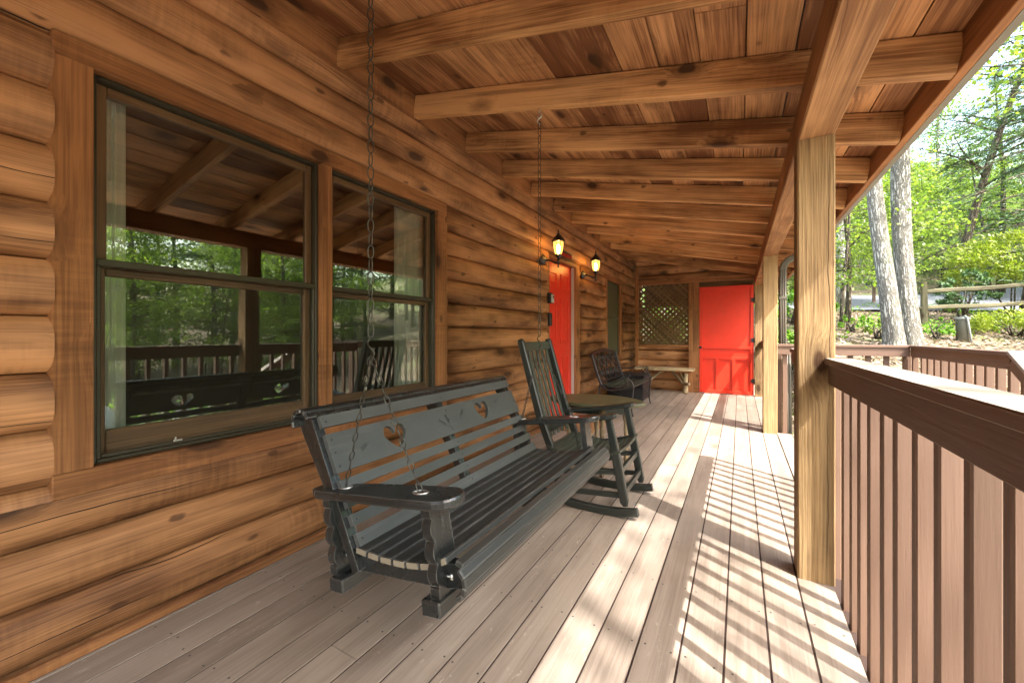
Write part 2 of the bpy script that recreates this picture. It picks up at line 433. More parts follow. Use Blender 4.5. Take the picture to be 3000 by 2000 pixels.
M['darkbark'] = m_bark('dark_bark', (.09, .072, .05), (.26, .21, .16), .25)

def m_leaf(name, a, b, trans=.58):
    m = NT(name); rn = m.attr('rn', False); oi = m.n('ObjectInfo').outputs['Random']
    t = m.math('ADD', m.math('MULTIPLY', rn, .75), m.math('MULTIPLY', oi, .25))
    col = m.ramp(t, [(0., a), (1., b)])
    d = m.n('BsdfDiffuse', {0: col}).outputs[0]
    tr = m.n('BsdfTranslucent', {0: m.mix(.5, col, (.72, .96, .2), 'OVERLAY')}).outputs[0]
    sh = m.n('MixShader', {0: trans, 1: d, 2: tr}).outputs[0]
    gl = m.n('BsdfGlossy', {0: (.6, .6, .6, 1), 1: .45}).outputs[0]
    return m.done(m.n('MixShader', {0: .05, 1: sh, 2: gl}).outputs[0])
M['leaf_spring'] = m_leaf('spring_leaves', (.095, .15, .026), (.28, .34, .06))
M['leaf_mid'] = m_leaf('mid_leaves', (.085, .14, .026), (.24, .32, .055))
M['needle'] = m_leaf('needles', (.035, .075, .035), (.12, .2, .075), .25)
M['cedar'] = m_leaf('cedar_sprays', (.11, .16, .015), (.40, .44, .05), .35)
M['fern'] = m_leaf('fern_leaves', (.07, .16, .015), (.22, .38, .04), .4)
M['litter'] = m_leaf('dead_leaves', (.10, .07, .048), (.32, .25, .19), .15)

def m_ground():
    m = NT('leaf_ground'); p = m.n('NewGeometry').outputs['Position']
    v = m.n('TexVoronoi', {'Vector': p, 'Scale': 13.}); n = m.noise(p, 1.2, 5., .6); n2 = m.noise(p, 30., 3., .7)
    s = m.n('SeparateColor', {0: v.outputs['Color']}).outputs[0]
    t = m.math('ADD', m.math('MULTIPLY', s, .6), m.math('MULTIPLY', n2, .4))
    col = m.ramp(t, [(.1, (.04, .03, .02)), (.5, (.14, .105, .07)), (.9, (.27, .215, .155))])
    gr = m.smooth(m.math('ADD', n, m.math('MULTIPLY', m.smooth(m.n('SeparateXYZ', {0: p}).outputs[2], 2.2, 4.), .16)), .55, .66)
    col = m.mix(m.math('MULTIPLY', gr, .55), col, (.10, .15, .03))
    return m.done(m.pbsdf(col, .95, m.bump(t, .7, .04), .1))
M['ground'] = m_ground()
def m_gravel():
    m = NT('gravel'); p = m.n('NewGeometry').outputs['Position']
    v = m.n('TexVoronoi', {'Vector': p, 'Scale': 45.}); s_ = m.n('SeparateColor', {0: v.outputs['Color']}).outputs[0]
    n = m.noise(p, .8, 4., .6)
    col = m.ramp(m.math('ADD', m.math('MULTIPLY', s_, .6), m.math('MULTIPLY', n, .4)), [(.1, (.22, .19, .16)), (.9, (.52, .48, .42))])
    return m.done(m.pbsdf(col, .9, m.bump(v.outputs['Distance'], .6, .02), .2))
M['gravel'] = m_gravel()

# ------------------------------------------------------------ ground, road, woods floor
GX = [-60, 3.6, 4.6, 5.6, 8, 10, 14, 20, 30, 45, 70, 150]
GZ = [-.62, -.62, -.52, -.22, .86, 1.28, 1.98, 3.1, 5.6, 10.5, 17.5, 30]
def sstep(a, b, x):
    t = min(1, max(0, (x - a) / (b - a))); return t * t * (3 - 2 * t)
def gz(x, y, rough=True):
    D = depth(x, y)
    f = float(np.interp(D, GX, GZ))
    b = max(sstep(.35, 1.6, x), sstep(10.3, 12.5, y))
    z = -.62 + (f + .62) * b
    if rough: z += .05 * mnoise.noise((x * .7, y * .7, 0)) * min(1, max(0, D - 3.5))
    far = max(0., math.hypot(x, y) - 26)
    return z + far * .10
def grid_axis(lo, hi, c, fine, grow):
    a = [c]; st = fine
    while a[-1] < hi: a.append(a[-1] + st); st *= grow
    b = [c]; st = fine
    while b[-1] > lo: b.append(b[-1] - st); st *= grow
    return sorted(set(b[1:] + a))
xs = grid_axis(-60, 110, 2.5, .28, 1.045); ys = grid_axis(-60, 140, 9, .28, 1.045)
gm = MB(); vs = [(x, y, gz(x, y)) for y in ys for x in xs]; nx = len(xs)
gm.add(vs, [(j * nx + i, j * nx + i + 1, (j + 1) * nx + i + 1, (j + 1) * nx + i) for j in range(len(ys) - 1) for i in range(nx - 1)], smooth=True)
gm.build('ground', M['ground'], kind='structure')
rd = MB(); prev = None; L = []
for k in range(41):
    u = 2250 + k * 45
    row = []
    for q in range(7):
        D = 13.6 + q * .9 - .4 * math.sin(k * .1)
        p = at(u, D); row.append((p.x, p.y, gz(p.x, p.y, False) + .06))
    L += row
rd.add(L, [(k * 7 + q, (k + 1) * 7 + q, (k + 1) * 7 + q + 1, k * 7 + q + 1) for k in range(40) for q in range(6)], smooth=True)
rd.build('road', M['asphalt'], kind='structure')

# ------------------------------------------------------------ porch deck and landing
PX = .1353; XE = .36; XW = -1.99
def boards_y(mb, x_hi, n, y0, y1, z, w=PX, gap=.007, splits=None, th=.028):
    for i in range(n):
        xc = x_hi - w * (i + .5)
        cuts = [y0] + sorted((splits or {}).get(i, [])) + [y1]
        for a, b in zip(cuts, cuts[1:]):
            mb.box((xc, (a + b) / 2, z - th / 2), (w - gap, b - a - .003, th), g=1, ch=.001)
mb = MB()
sp = {0: [3.1, 6.4], 1: [4.4], 2: [5.9], 3: [2.9, 7.1], 4: [4.9], 5: [6.2], 6: [3.6], 7: [5.2], 8: [3.0], 9: [6.6], 10: [4.1], 11: [.93], 12: [3.3], 13: [5.5], 14: [2.2]}
boards_y(mb, XE, 18, -3.5, 8.44, 0, splits=sp)
deck = mb.build('porch_deck', M['deck'], kind='structure')
mb = MB()
for i in range(1, 18): mb.box((XE - PX * i, 2.47, -.0095), (.0085, 11.9, .012), g=1, ch=.0002)  # dark strip filling each gap between deck boards
mb.build('gap_filler', M['joist'], deck)
mb = MB()
for i in range(17):
    xc = XE - PX * (i + .5)
    for j in range(23):
        y = -.55 + j * .406
        for dx in (-.045, .045):
            px_, py_ = xc + dx + rng.uniform(-.006, .006), y + rng.uniform(-.012, .012)
            mb.add([(px_ + .0042 * math.cos(k * 1.047), py_ + .0042 * math.sin(k * 1.047), .0006) for k in range(6)], [(0, 1, 2, 3, 4, 5)])
mb.build('screw_heads', M['iron'], deck)
mb = MB()
mb.box((-.82, 2.4, -.16), (2.5, 11.6, .2), ch=.01)
mb.build('deck_joists', M['joist'], deck)
mb = MB()
boards_y(mb, 1.455 + .04, 8, 3.68, 5.4, 0, w=.1415)
land = mb.build('landing', M['deck'], kind='structure')
mb = MB(); mb.box((.94, 4.54, -.15), (1.06, 1.66, .19), ch=.005); mb.build('landing_joists', M['rail'], land)
mb = MB()
for i in range(30):
    mb.box((1.1, 2.86 - i * .142, -.555), (1.9, .136, .03), g=0, ch=.004)
mb.build('boardwalk', M['deck'], kind='structure')
# steps down from the landing
gd = MB(); L = []
for j in range(30):
    y = -22 + j * .95
    for q in range(6):
        x = 2.3 + .9 * q + .25 * math.sin(j * .6 + (q > 2) * 2); L.append((x, y, gz(x, y) + .035))
gd.add(L, [(j * 6 + q, j * 6 + q + 1, (j + 1) * 6 + q + 1, (j + 1) * 6 + q) for j in range(29) for q in range(5)], smooth=True)
gd.build('gravel_drive', M['gravel'], kind='structure')
st = thing('wooden_steps', 'wooden steps leading down from the porch landing beside the brown railing', 'steps', (.9, 3.3, -.54))
for k, (y0, y1, z) in enumerate([(3.38, 3.67, -.18), (3.10, 3.39, -.36)]):
    mb = MB()
    for q in range(2): mb.box((.94, y0 + .072 + q * .145, z - .018), (1.06, .139, .036), g=0, ch=.005)
    mb.build('tread', M['deck'], st)
for x in (.44, 1.44):
    mb = MB()
    mb.prism([(3.66, -.03), (3.66, -.54), (2.92, -.54), (2.92, -.46), (3.13, -.40), (3.40, -.22)], lambda p, x=x: (x - .02, p[0], p[1]), lambda p, x=x: (x + .02, p[0], p[1]))
    mb.build('stringer', M['rail'], st)

# ------------------------------------------------------------ cabin wall of logs
PITCH = .1895; Z0 = .025
cab = thing('log_cabin', 'cabin wall of stained orange brown half logs along the porch', 'cabin', (-2.1, 4, 0))
XG, XB = -2.027, -1.966
def log_x(z, bulge=1.):
    k = (z - Z0) / PITCH; t = (k - math.floor(k)) * 2 - 1
    return XG + (XB - XG) * bulge * (1 - abs(t) ** 2.5) ** .55
OPEN = [(.414, 2.461, .549, 2.119), (4.36, 5.468, -.1, 2.085), (6.74, 7.78, .63, 2.135)]
def log_wall(mb, ya, yb, opens, z_top, f, rnds):
    k = -1
    while Z0 + k * PITCH < z_top:
        lo = max(0.004, Z0 + k * PITCH); hi = min(z_top, Z0 + (k + 1) * PITCH)
        if hi > lo + .004:
            zc = sorted({lo, hi, *[z for o in opens for z in (o[2], o[3]) if lo < z < hi]})
            for a, b in zip(zc, zc[1:]):
                spans = [(ya, yb)]
                for o in opens:
                    if o[2] < (a + b) / 2 < o[3]:
                        spans = [s_ for q in spans for s_ in ((q[0], min(q[1], o[0])), (max(q[0], o[1]), q[1])) if s_[1] - s_[0] > .01]
                for (p, q) in spans:
                    cuts = [p, q]
                    L = q - p; cuts = sorted(cuts)
                    n = max(3, int((b - a) / .009)); zz = [a + (b - a) * i / n for i in range(n + 1)]
                    if a == lo: zz.insert(1, a + .003)
                    if b == hi: zz.insert(-1, b - .003)
                    ns = max(1, int((q - p) / .22)); yy = [p + (q - p) * i / ns for i in range(ns + 1)]
                    rr = rnds.setdefault(k, rng.random()); vs = []; gs = []
                    ph = rr * 40
                    for y in yy:
                        wob = .006 * mnoise.noise((y * .8, k * 3.1, 1))
                        for z in zz:
                            eps = min(z - lo, hi - z)
                            zz_ = z + (.004 * mnoise.noise((y * .9, k * 1.7, 5)) if .01 < eps else 0)
                            vs.append(f(y, log_x(min(max(z, lo + 1e-4), hi - 1e-4)) + (wob if eps > .002 else -.022 if (z == lo or z == hi) else 0), zz_))
                            gs.append((y, z * 1.3, ph))
                    m_ = len(zz)
                    fs = [(i * m_ + j, (i + 1) * m_ + j, (i + 1) * m_ + j + 1, i * m_ + j + 1) for i in range(ns) for j in range(m_ - 1)]
                    nv = len(vs)
                    for i in (0, ns):     # end caps of the log
                        col = [vs[i * m_ + j] for j in range(m_)]
                        vs += [f(yy[i], XG - .1, a), f(yy[i], XG - .1, b)]; gs += [(yy[i], 0, ph)] * 2
                        cap = [i * m_ + j for j in range(m_)] + [len(vs) - 1, len(vs) - 2]
                        fs.append(cap if i else cap[::-1])
                    o_ = len(mb.f)
                    mb.add(vs, fs, gs, rr, True)
                    mb.sm[-1] = mb.sm[-2] = False
        k += 1
mb = MB()
log_wall(mb, -4.2, 9.6, OPEN, 2.60, lambda y, x, z: (x, y, z), {})
mb.build('log_wall', M['log'], cab)
mb = MB()
mb.box((-1.972, 2.7, 2.673), (.05, 13.6, .17), g=1)
mb.build('ledger_board', M['trimwood'], cab)
mb = MB(); mb.box((-1.966, 2.7, .018), (.03, 13.4, .036), g=1, ch=.008)
mb.build('base_moulding', M['trimwood'], cab)
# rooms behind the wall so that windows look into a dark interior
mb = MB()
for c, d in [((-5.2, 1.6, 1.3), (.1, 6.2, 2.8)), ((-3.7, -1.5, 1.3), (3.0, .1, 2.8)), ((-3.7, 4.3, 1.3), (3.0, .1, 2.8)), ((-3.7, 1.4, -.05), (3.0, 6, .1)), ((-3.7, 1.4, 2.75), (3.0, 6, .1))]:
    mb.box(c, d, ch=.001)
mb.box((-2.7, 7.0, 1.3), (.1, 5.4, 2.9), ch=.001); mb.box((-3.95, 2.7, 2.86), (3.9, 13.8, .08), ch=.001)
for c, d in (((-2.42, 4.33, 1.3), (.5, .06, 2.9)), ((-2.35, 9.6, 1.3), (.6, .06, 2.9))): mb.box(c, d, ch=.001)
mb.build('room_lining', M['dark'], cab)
# window trim
XT = -1.970
def plank(mb, y0, y1, z0, z1, x=XT, th=.05, g=1, ch=.003): mb.box((x - th / 2, (y0 + y1) / 2, (z0 + z1) / 2), (th, y1 - y0 - .002, z1 - z0 - .002), g=g, ch=ch)
def scribed(mb, y_in, y_out, z0, z1):
    """vertical casing whose outer edge is cut to the curve of the logs"""
    n = 70; pts = []
    for i in range(n + 1):
        z = z0 + (z1 - z0) * i / n
        pts.append((y_out + (1 if y_out > y_in else -1) * (.0 + .012 * (1 - (log_x(z) - XG) / (XB - XG))), z))
    poly = [(y_in, z0)] + pts + [(y_in, z1)]
    mb.prism(poly, lambda p: (XT - .05, p[0], p[1]), lambda p: (XT, p[0], p[1]), g=1)
mb = MB()
scribed(mb, .507, .414, .637, 2.031); scribed(mb, 2.362, 2.461, .637, 2.031)
plank(mb, .408, 2.468, 2.031, 2.112, g=1); plank(mb, .408, 2.468, .549, .637, g=1)
plank(mb, 1.393, 1.459, .637, 2.031, g=2)
mb.build('window_trim', M['trimwood'], cab)
def window(y0, y1, z0, z1, name='window', full_screen=False):
    mb = MB(); x0 = -2.0
    t = .014
    for a, b, c, d in ((y0, y0 + t, z0, z1), (y1 - t, y1, z0, z1), (y0 + t, y1 - t, z1 - t, z1), (y0 + t, y1 - t, z0, z0 + t)):
        mb.box((x0 - .045, (a + b) / 2, (c + d) / 2), (.09, b - a, d - c), ch=.002)
    w = mb.build(name, M['winframe'], cab)
    zm = (z0 + z1) / 2 + .013
    mb = MB(); s = .036; ya, yb, za, zb = y0 + t, y1 - t, z0 + t, z1 - t
    xs_ = -2.035
    for a, b, c, d in ((ya, ya + s, zm + .001, zb), (yb - s, yb, zm + .001, zb), (ya + s, yb - s, zb - s, zb), (ya + s, yb - s, zm + .001, zm + .03)):
        mb.box((xs_ - .015, (a + b) / 2, (c + d) / 2), (.03, b - a - .001, d - c - .001), g=2 if d - c > b - a else 1)
    for a, b, c, d in ((ya, ya + s, za, zm), (yb - s, yb, za, zm), (ya + s, yb - s, zm - .03, zm), (ya + s, yb - s, za, za + .092)):
        mb.box((xs_ - .03, (a + b) / 2, (c + d) / 2), (.03, b - a - .001, d - c - .001), g=2 if d - c > b - a else 1)
    mb.build('sash', M['sash'], w)
    mb = MB()
    for c, d, x in ((zm + .028, zb - s + .002, xs_ - .012), (za + .09, zm - .028, xs_ - .03)):
        a, b = ya + s - .002, yb - s + .002
        mb.add([(x, a, c), (x, b, c), (x, b, d), (x, a, d)], [(0, 1, 2, 3)], [(a, c, 0), (b, c, 0), (b, d, 0), (a, d, 0)])
    mb.build('pane', M['glass'], w)
    mb = MB(); x = -2.012
    c, d = za, zm + .012
    if full_screen: d = zb
    mb.add([(x, ya, c), (x, yb, c), (x, yb, d), (x, ya, d)], [(0, 1, 2, 3)])
    mb.build('insect_screen', M['screen2' if full_screen else 'screen'], w)
    mb = MB()
    mb.box((x, (ya + yb) / 2, zm + .014), (.014, yb - ya, .026), ch=.003)
    mb.box((x, ya + .006, (c + zm) / 2), (.012, .012, zm - c), ch=.002); mb.box((x, yb - .006, (c + zm) / 2), (.012, .012, zm - c), ch=.002)
    mb.box((x, (ya + yb) / 2, c + .008), (.012, yb - ya - .026, .014), ch=.002)
    mb.build('screen_frame', M['winframe'], w)
    if not full_screen:
        for yy in (ya + (yb - ya) * .28, ya + (yb - ya) * .86):
            mb = MB(); mb.box((x + .011, yy, c + .016), (.006, .03, .008), ch=.002); mb.box((x + .012, yy - .008, c + .024), (.004, .006, .014), ch=.001)
            mb.build('screen_latch', M['zinc'], w)
    return w
window(.509, 1.391, .639, 2.029); window(1.461, 2.360, .639, 2.029)
# third window with its casing
mb = MB(); plank(mb, 6.742, 6.83, .72, 2.04, g=2); plank(mb, 7.65, 7.778, .72, 2.04, g=2); plank(mb, 6.738, 7.782, 2.04, 2.13); plank(mb, 6.738, 7.782, .635, .72)
mb.build('window_trim', M['trimwood'], cab)
window(6.832, 7.648, .722, 2.038, full_screen=True)
def curtain(y0, y1, label):
    n = 48; mb = MB(); vs = []; gs = []
    for i in range(n + 1):
        y = y0 + (y1 - y0) * i / n
        x = -2.115 + .018 * math.sin(i / n * (y1 - y0) / .034 * 6.28 * .5) + .006 * math.sin(i * 1.7)
        for z in (.5, 2.15): vs.append((x, y, z)); gs.append((z, y, 0))
    for i in range(n + 1):
        p = vs[i * 2]; q = vs[i * 2 + 1]
    m0 = len(vs)
    vs += [(p[0] - .004, p[1], p[2]) for p in vs]; gs += gs
    fs = [(i * 2, i * 2 + 2, i * 2 + 3, i * 2 + 1) for i in range(n)] + [(m0 + i * 2, m0 + i * 2 + 1, m0 + i * 2 + 3, m0 + i * 2 + 2) for i in range(n)]
    mb.add(vs, fs, gs, smooth=True)
    o = mb.build('curtain', M['curtain'], org=Vector((-2.14, (y0 + y1) / 2, .5)))
    o['label'] = label; o['category'] = 'curtain'; o['group'] = 'curtains behind the porch windows'
curtain(.42, .632, 'pale curtain drawn to the left edge of the large window nearest the swing chain')
curtain(2.06, 2.47, 'pale curtain at the right edge of the second window behind the swing')

# front door, set back in its opening
mb = MB(); XD = -2.06
for a, b, c, d in ((4.362, 4.432, 0, 2.035), (5.326, 5.396, 0, 2.035), (4.362, 5.396, 2.035, 2.07)):
    mb.box((-2.07, (a + b) / 2, (c + d) / 2), (.17, b - a - .002, d - c - .002), g=2 if d - c > b - a else 1)
mb.build('door_jamb', M['trimwood'], cab)
mb = MB()
for a, b, c, d in ((4.358, 4.424, 0, 2.03), (5.334, 5.470, 0, 2.03), (4.358, 5.470, 2.03, 2.085)):
    plank(mb, a, b, c, d, x=-1.984, th=.03, g=2 if d - c > b - a else 1)
mb.build('door_casing', M['trimwood'], cab)
mb = MB()
mb.box((XD - .02, 4.879, 1.025), (.04, .894, 2.02), g=2, ch=.003)
for (a, b) in ((4.545, 4.81), (4.945, 5.21)):
    for (c, d) in ((1.70, 1.90), (.98, 1.58), (.22, .82)):
        t = .022
        for p, q, r_, s_ in ((a, a + t, c, d), (b - t, b, c, d), (a + t, b - t, c, c + t), (a + t, b - t, d - t, d)):
            mb.box((XD + .004, (p + q) / 2, (r_ + s_) / 2), (.012, q - p, s_ - r_), ch=.004)
        mb.box((XD + .003, (a + b) / 2, (c + d) / 2), (.01, b - a - .11, d - c - .11), ch=.006)
fd = mb.build('front_door', M['red'], cab)
mb = MB(); mb.lathe([(.028, 0), (.028, .01), (.012, .014), (.012, .04), (.028, .05), (.03, .065), (.02, .078), (.004, .08)], (XD + .002, 4.505, .95), Matrix.Rotation(R(90), 3, 'Y'))
mb.build('knob', M['plastic'], fd)
mb = MB(); mb.box((-2.03, 4.879, .012), (.14, .894, .02), ch=.004); mb.build('threshold', M['zinc'], fd)
# weather strip, the pale line at the door edge
mb = MB(); mb.box((XD + .025, 5.320, 1.025), (.04, .010, 2.015), ch=.001); mb.build('weather_strip', M['white'], fd)
mb = MB(); mb.box((-1.67, 4.75, .012), (.5, .9, .02), ch=.006)
o = mb.build('doormat', M['mat'], org=Vector((-1.67, 4.75, 0))); o['label'] = 'tan doormat lying in front of the red front door'; o['category'] = 'doormat'

# ------------------------------------------------------------ end wall of the porch with lattice and red screen door
def zb(x): return 2.60 - .2055 * (x + 1.99)          # underside of the rafters
RH = .152
nook = thing('storage_room', 'log end wall of the porch with a lattice opening and a red screen door', 'storage room', (-.8, 8.5, 0))
YE = 8.47
OP2 = [(-1.80, -.85, .895, 2.09), (-.86, .23, -.1, 2.09)]
mb = MB()
OP2m = [(-b, -a, c, d) for a, b, c, d in OP2]       # run along -x so that the logs face the porch
log_wall(mb, -.225, 1.845, OP2m, 2.76, lambda a, x, z: (-a, YE - (x - XG), min(z, zb(-a) + RH + .01)), {})
mb.build('log_wall', M['log'], nook)
def yplank(mb, x0, x1, z0, z1, y=8.40, th=.05, g=None): mb.box(((x0 + x1) / 2, y + th / 2, (z0 + z1) / 2), (x1 - x0 - .002, th, z1 - z0 - .002), g=(2 if z1 - z0 > x1 - x0 else 0) if g is None else g)
mb = MB()
yplank(mb, -1.86, -1.795, 0, 2.44); yplank(mb, -.855, -.78, .0, 2.09); yplank(mb, -.777, -.672, 0, 2.09, y=8.405)
yplank(mb, -1.795, .225, 2.092, 2.19, y=8.403); yplank(mb, -1.795, -.857, .86, .905, y=8.402)
mb.build('wall_trim', M['trimwood'], nook)
def lattice(y, x0, x1, z0, z1, pitch, w, mat, parent):
    mb = MB(); r2 = math.sqrt(.5); W = x1 - x0; H = z1 - z0
    for sgn, dy in ((1, 0), (-1, .009)):
        n = int((W + H) / pitch) + 1
        for i in range(n):
            c = i * pitch
            # line x + sgn-oriented z = c, clipped to the opening
            if sgn > 0: p = (max(0, c - H), min(c, H)); q = (min(c, W), max(0, c - W))
            else: p = (max(0, c - H), H - min(c, H)); q = (min(c, W), H - max(0, c - W))
            a = Vector((x0 + p[0], y + dy, z0 + p[1])); b = Vector((x0 + q[0], y + dy, z0 + q[1]))
            if (b - a).length > .05: mb.beam(a, b, .007, w, up=(0, 0, 1) if abs((b - a).normalized().z) < .99 else (1, 0, 0), ch=.001)
    return mb.build('lattice_panel', mat, parent)
lattice(8.455, -1.797, -.853,   .90, 2.09, .115, .034, M['lattice'], nook)
lattice(10.35, -2.6, .2, .3, 1.78, .125, .042, M['lattice'], nook)
mb = MB()
mb.box((-.85, 10.36, 2.1), (2.4, .03, .64), ch=.002); mb.box((-.85, 10.36, .15), (2.4, .03, .3), ch=.002)
mb.build('back_panel', M['lattice'], nook)
mb = MB(); mb.box((-.85, 9.45, -.02), (2.4, 1.9, .03), ch=.002); mb.build('floor_boards', M['deck'], nook)
# screen door
mb = MB(); X0, X1, YD = -.666, .221, 8.425
mb.box(((X0 + X1) / 2, YD + .012, 1.005), (X1 - X0, .024, 1.985), g=2)
sd = mb.build('screen_door', M['red'], nook)
mb = MB()
def dstrip(a, b, c, d): mb.box(((a + b) / 2, YD - .014, (c + d) / 2), (b - a - .001, .028, d - c - .001), g=2 if d - c > b - a else 0, ch=.003)
dstrip(X0, X0 + .052, .013, 1.997); dstrip(X1 - .052, X1, .013, 1.997)
dstrip(X0 + .052, X1 - .052, 1.945, 1.997); dstrip(X0 + .052, X1 - .052, .013, .075)
dstrip(X0 + .052, X1 - .052, .835, .882); dstrip(X0 + .052, X1 - .052, .645, .70)
for c in (-.367, -.097): dstrip(c - .025, c + .025, .075, .645)
mb.build('door_rails', M['red'], sd)
mb = MB(); mb.lathe([(.018, 0), (.018, .006), (.009, .01), (.009, .03), (.02, .038), (.024, .05), (.016, .06), (.003, .063)], (-.643, YD - .028, .86), Matrix.Rotation(R(90), 3, 'X'), 14); mb.build('knob', M['plastic'], sd)
for z in (1.72, 1.0, .27):
    mb = MB(); mb.box((.222, YD - .032, z), (.075, .008, .075), ch=.003); mb.tube([(.224, YD - .038, z - .045), (.224, YD - .038, z + .045)], .008)
    mb.box((.19, YD - .031, z + .02), (.03, .006, .02)); mb.box((.19, YD - .031, z - .02), (.03, .006, .02))
    mb.build('hinge', M['plastic'], sd)

# ------------------------------------------------------------ porch roof
roof = thing('porch_roof', 'sloping porch roof of stained boards on open rafters', 'porch roof', (-.6, 3, 2.3))
RN, RF = -3.2, 10.9
SL = math.atan(.2055); Mx = Matrix.Rotation(SL, 3, 'Y')
mb = MB(); w = .187; n = 15
for i in range(n):
    xc = -1.99 + (i + .5) * w * math.cos(SL)
    if xc > .74: break
    zc = zb(xc) + RH + .013
    cuts = [RN] + sorted(rng.uniform(-1, 9) for _ in range(2)) + [RF]
    for a, b in zip(cuts, cuts[1:]):
        mb.box((xc, (a + b) / 2, zc + rng.uniform(0, .002)), (w - rng.uniform(.003, .008), b - a - .003, .022), Mx, g=1, ch=.002)
mb.build('ceiling_boards', M['ceil'], roof)
mb = MB(); xc = -.6; mb.box((xc, (RN + RF) / 2, zb(xc) + RH + .062), (2.95, RF - RN, .05), Mx, g=1); mb.build('roof_shingles', M['asphalt'], roof)
ys_r = [-2.2, -1.59, -.98, -.37, .24, .85, 1.46, 2.067, 2.669, 3.25, 3.86, 4.46, 5.06, 5.67, 6.29, 6.90, 7.50, 8.10]
for y in ys_r:
    mb = MB(); xa, xb = -1.945, .70
    m = 14; yo = y + .026 + rng.uniform(-.004, .004)
    pts = [(xa + (xb - xa) * i / m, yo + .004 * math.sin(i * .7 + y), zb(xa + (xb - xa) * i / m) + RH / 2 - .001) for i in range(m + 1)]
    mb.sweep(pts, .05, RH * math.cos(SL) - .003, ch=.004)
    mb.build('rafter', M['rafter'], roof)
mb = MB(); BX0, BX1 = .228, .364
mb.box((.296, 3.85, 2.056), (BX1 - BX0, 14.0, .158), g=1, ch=.006)
mb.build('beam', M['beam'], roof)
mb = MB(); mb.box((.718, (RN + RF) / 2, 2.138), (.034, RF - RN, .142), g=1); mb.build('fascia_board', M['trimwood'], roof)
mb = MB()
mb.prism([(.737, 2.070), (.776, 2.083), (.782, 2.095), (.797, 2.12), (.797, 2.19), (.792, 2.19), (.792, 2.122), (.777, 2.098), (.772, 2.088), (.742, 2.078), (.742, 2.19), (.737, 2.19)], lambda p: (p[0], RN, p[1]), lambda p: (p[0], RF, p[1]), g=1)
mb.build('gutter', M['gutter'], roof)

# ------------------------------------------------------------ posts
posts = [(2.222, 'square timber porch post nearest the camera with the railing nailed to it'),
         (5.31, 'square timber porch post beyond the railing opening, beside the downspout'),
         (8.36, 'square timber post beside the red screen door at the porch end')]
for y, lab in posts:
    mb = MB(); w = .137 if y < 8 else .125
    mb.sweep([(.296, y + .07, z) for z in np.linspace(0, 1.977, 9)], w, w, up=(0, 1, 0), ch=.006)
    o = mb.build('porch_post', M['post'], org=Vector((.296, y + .07, 0))); o['label'] = lab; o['category'] = 'post'; o['group'] = 'posts carrying the porch roof'
mb = MB(); mb.sweep([(.296, -.76, z) for z in np.linspace(0, 1.977, 9)], .137, .137, up=(0, 1, 0), ch=.006)
o = mb.build('porch_post', M['post'], org=Vector((.296, -.76, 0))); o['label'] = 'square timber porch post seen only as a reflection in the window'; o['category'] = 'post'; o['group'] = 'posts carrying the porch roof'

# ------------------------------------------------------------ railings
RTOP, RCAP, RBOT = .969, .995, .882
def baluster(t, x, y, z0=-.2, z1=.945):
    mb = MB(); mb.box((x + .002 * rng.uniform(-1, 1), y + .003 * rng.uniform(-1, 1), (z0 + z1) / 2), (.044, .030, z1 - z0), Matrix.Rotation(rng.uniform(-.03, .03), 3, 'Z'), g=2, ch=.004); mb.build('baluster', M['rail'], t)
pr_ = thing('porch_railing', 'long brown painted railing with square balusters running past the near post', 'railing', (.36, .5, 0))
for a, b in ((-3.4, 2.222), (2.359, 3.68)):
    mb = MB(); mb.box((.357, (a + b) / 2, (RTOP + RBOT) / 2), (.038, b - a - .002, RTOP - RBOT - .001), g=1); mb.build('rail_board', M['rail'], pr_)
    mb = MB(); mb.box((.374 if a < 2 else .378, (a + b) / 2, (RCAP + RTOP) / 2), (.10, b - a - .002, RCAP - RTOP), g=1, ch=.003); cp = mb.build('top_cap', M['rail'], pr_); mb = MB(); mb.box((.374 if a < 2 else .378, (a + b) / 2, RCAP + .0012), (.094, b - a - .006, .0016), g=1, ch=.0005); mb.build('worn_top', M['railcap'], cp)
for i in range(53):
    y = 3.655 - .1345 * i
    if 2.235 < y < 2.345: continue
    baluster(pr_, .399, y)
pf = thing('porch_railing', 'brown porch railing between the second post and the post by the red door', 'railing', (.37, 6.9, 0))
mb = MB(); mb.box((.357, 6.905, (RTOP + RBOT) / 2), (.038, 2.91, RTOP - RBOT - .001), g=1); mb.build('rail_board', M['rail'], pf)
mb = MB(); mb.box((.365, 6.905, (RCAP + RTOP) / 2), (.085, 2.91, RCAP - RTOP), g=1, ch=.003); mb.build('top_cap', M['rail'], pf)
for i in range(21): baluster(pf, .397, 5.52 + .1345 * i)
lr = thing('landing_railing', 'brown railing round the step landing, turning a corner above the leafy bank', 'railing', (1.0, 5.37, 0))
mb = MB(); mb.box((.91, 5.372, (RTOP + RBOT) / 2), (1.09, .038, RTOP - RBOT - .001), g=0); mb.build('rail_board', M['rail'], lr)
mb = MB(); mb.box((.93, 5.39, (RCAP + RTOP) / 2), (1.13, .10, RCAP - RTOP), g=0); mb.build('top_cap', M['rail'], lr)
for i in range(8): baluster(lr, .44 + i * .142, 5.412)
baluster(lr, 1.49, 5.35); baluster(lr, 1.455, 5.412)
mb = MB(); mb.box((1.475, 4.52, (RTOP + RBOT) / 2), (.038, 1.66, RTOP - RBOT - .001), g=1); mb.build('rail_board', M['rail'], lr)
mb = MB(); mb.box((1.493, 4.515, (RCAP + RTOP) / 2), (.10, 1.65, RCAP - RTOP), g=1); mb.build('top_cap', M['rail'], lr)
for i in range(11): baluster(lr, 1.515, 5.22 - i * .142)
for x in (1.515,): baluster(lr, x, 3.66)
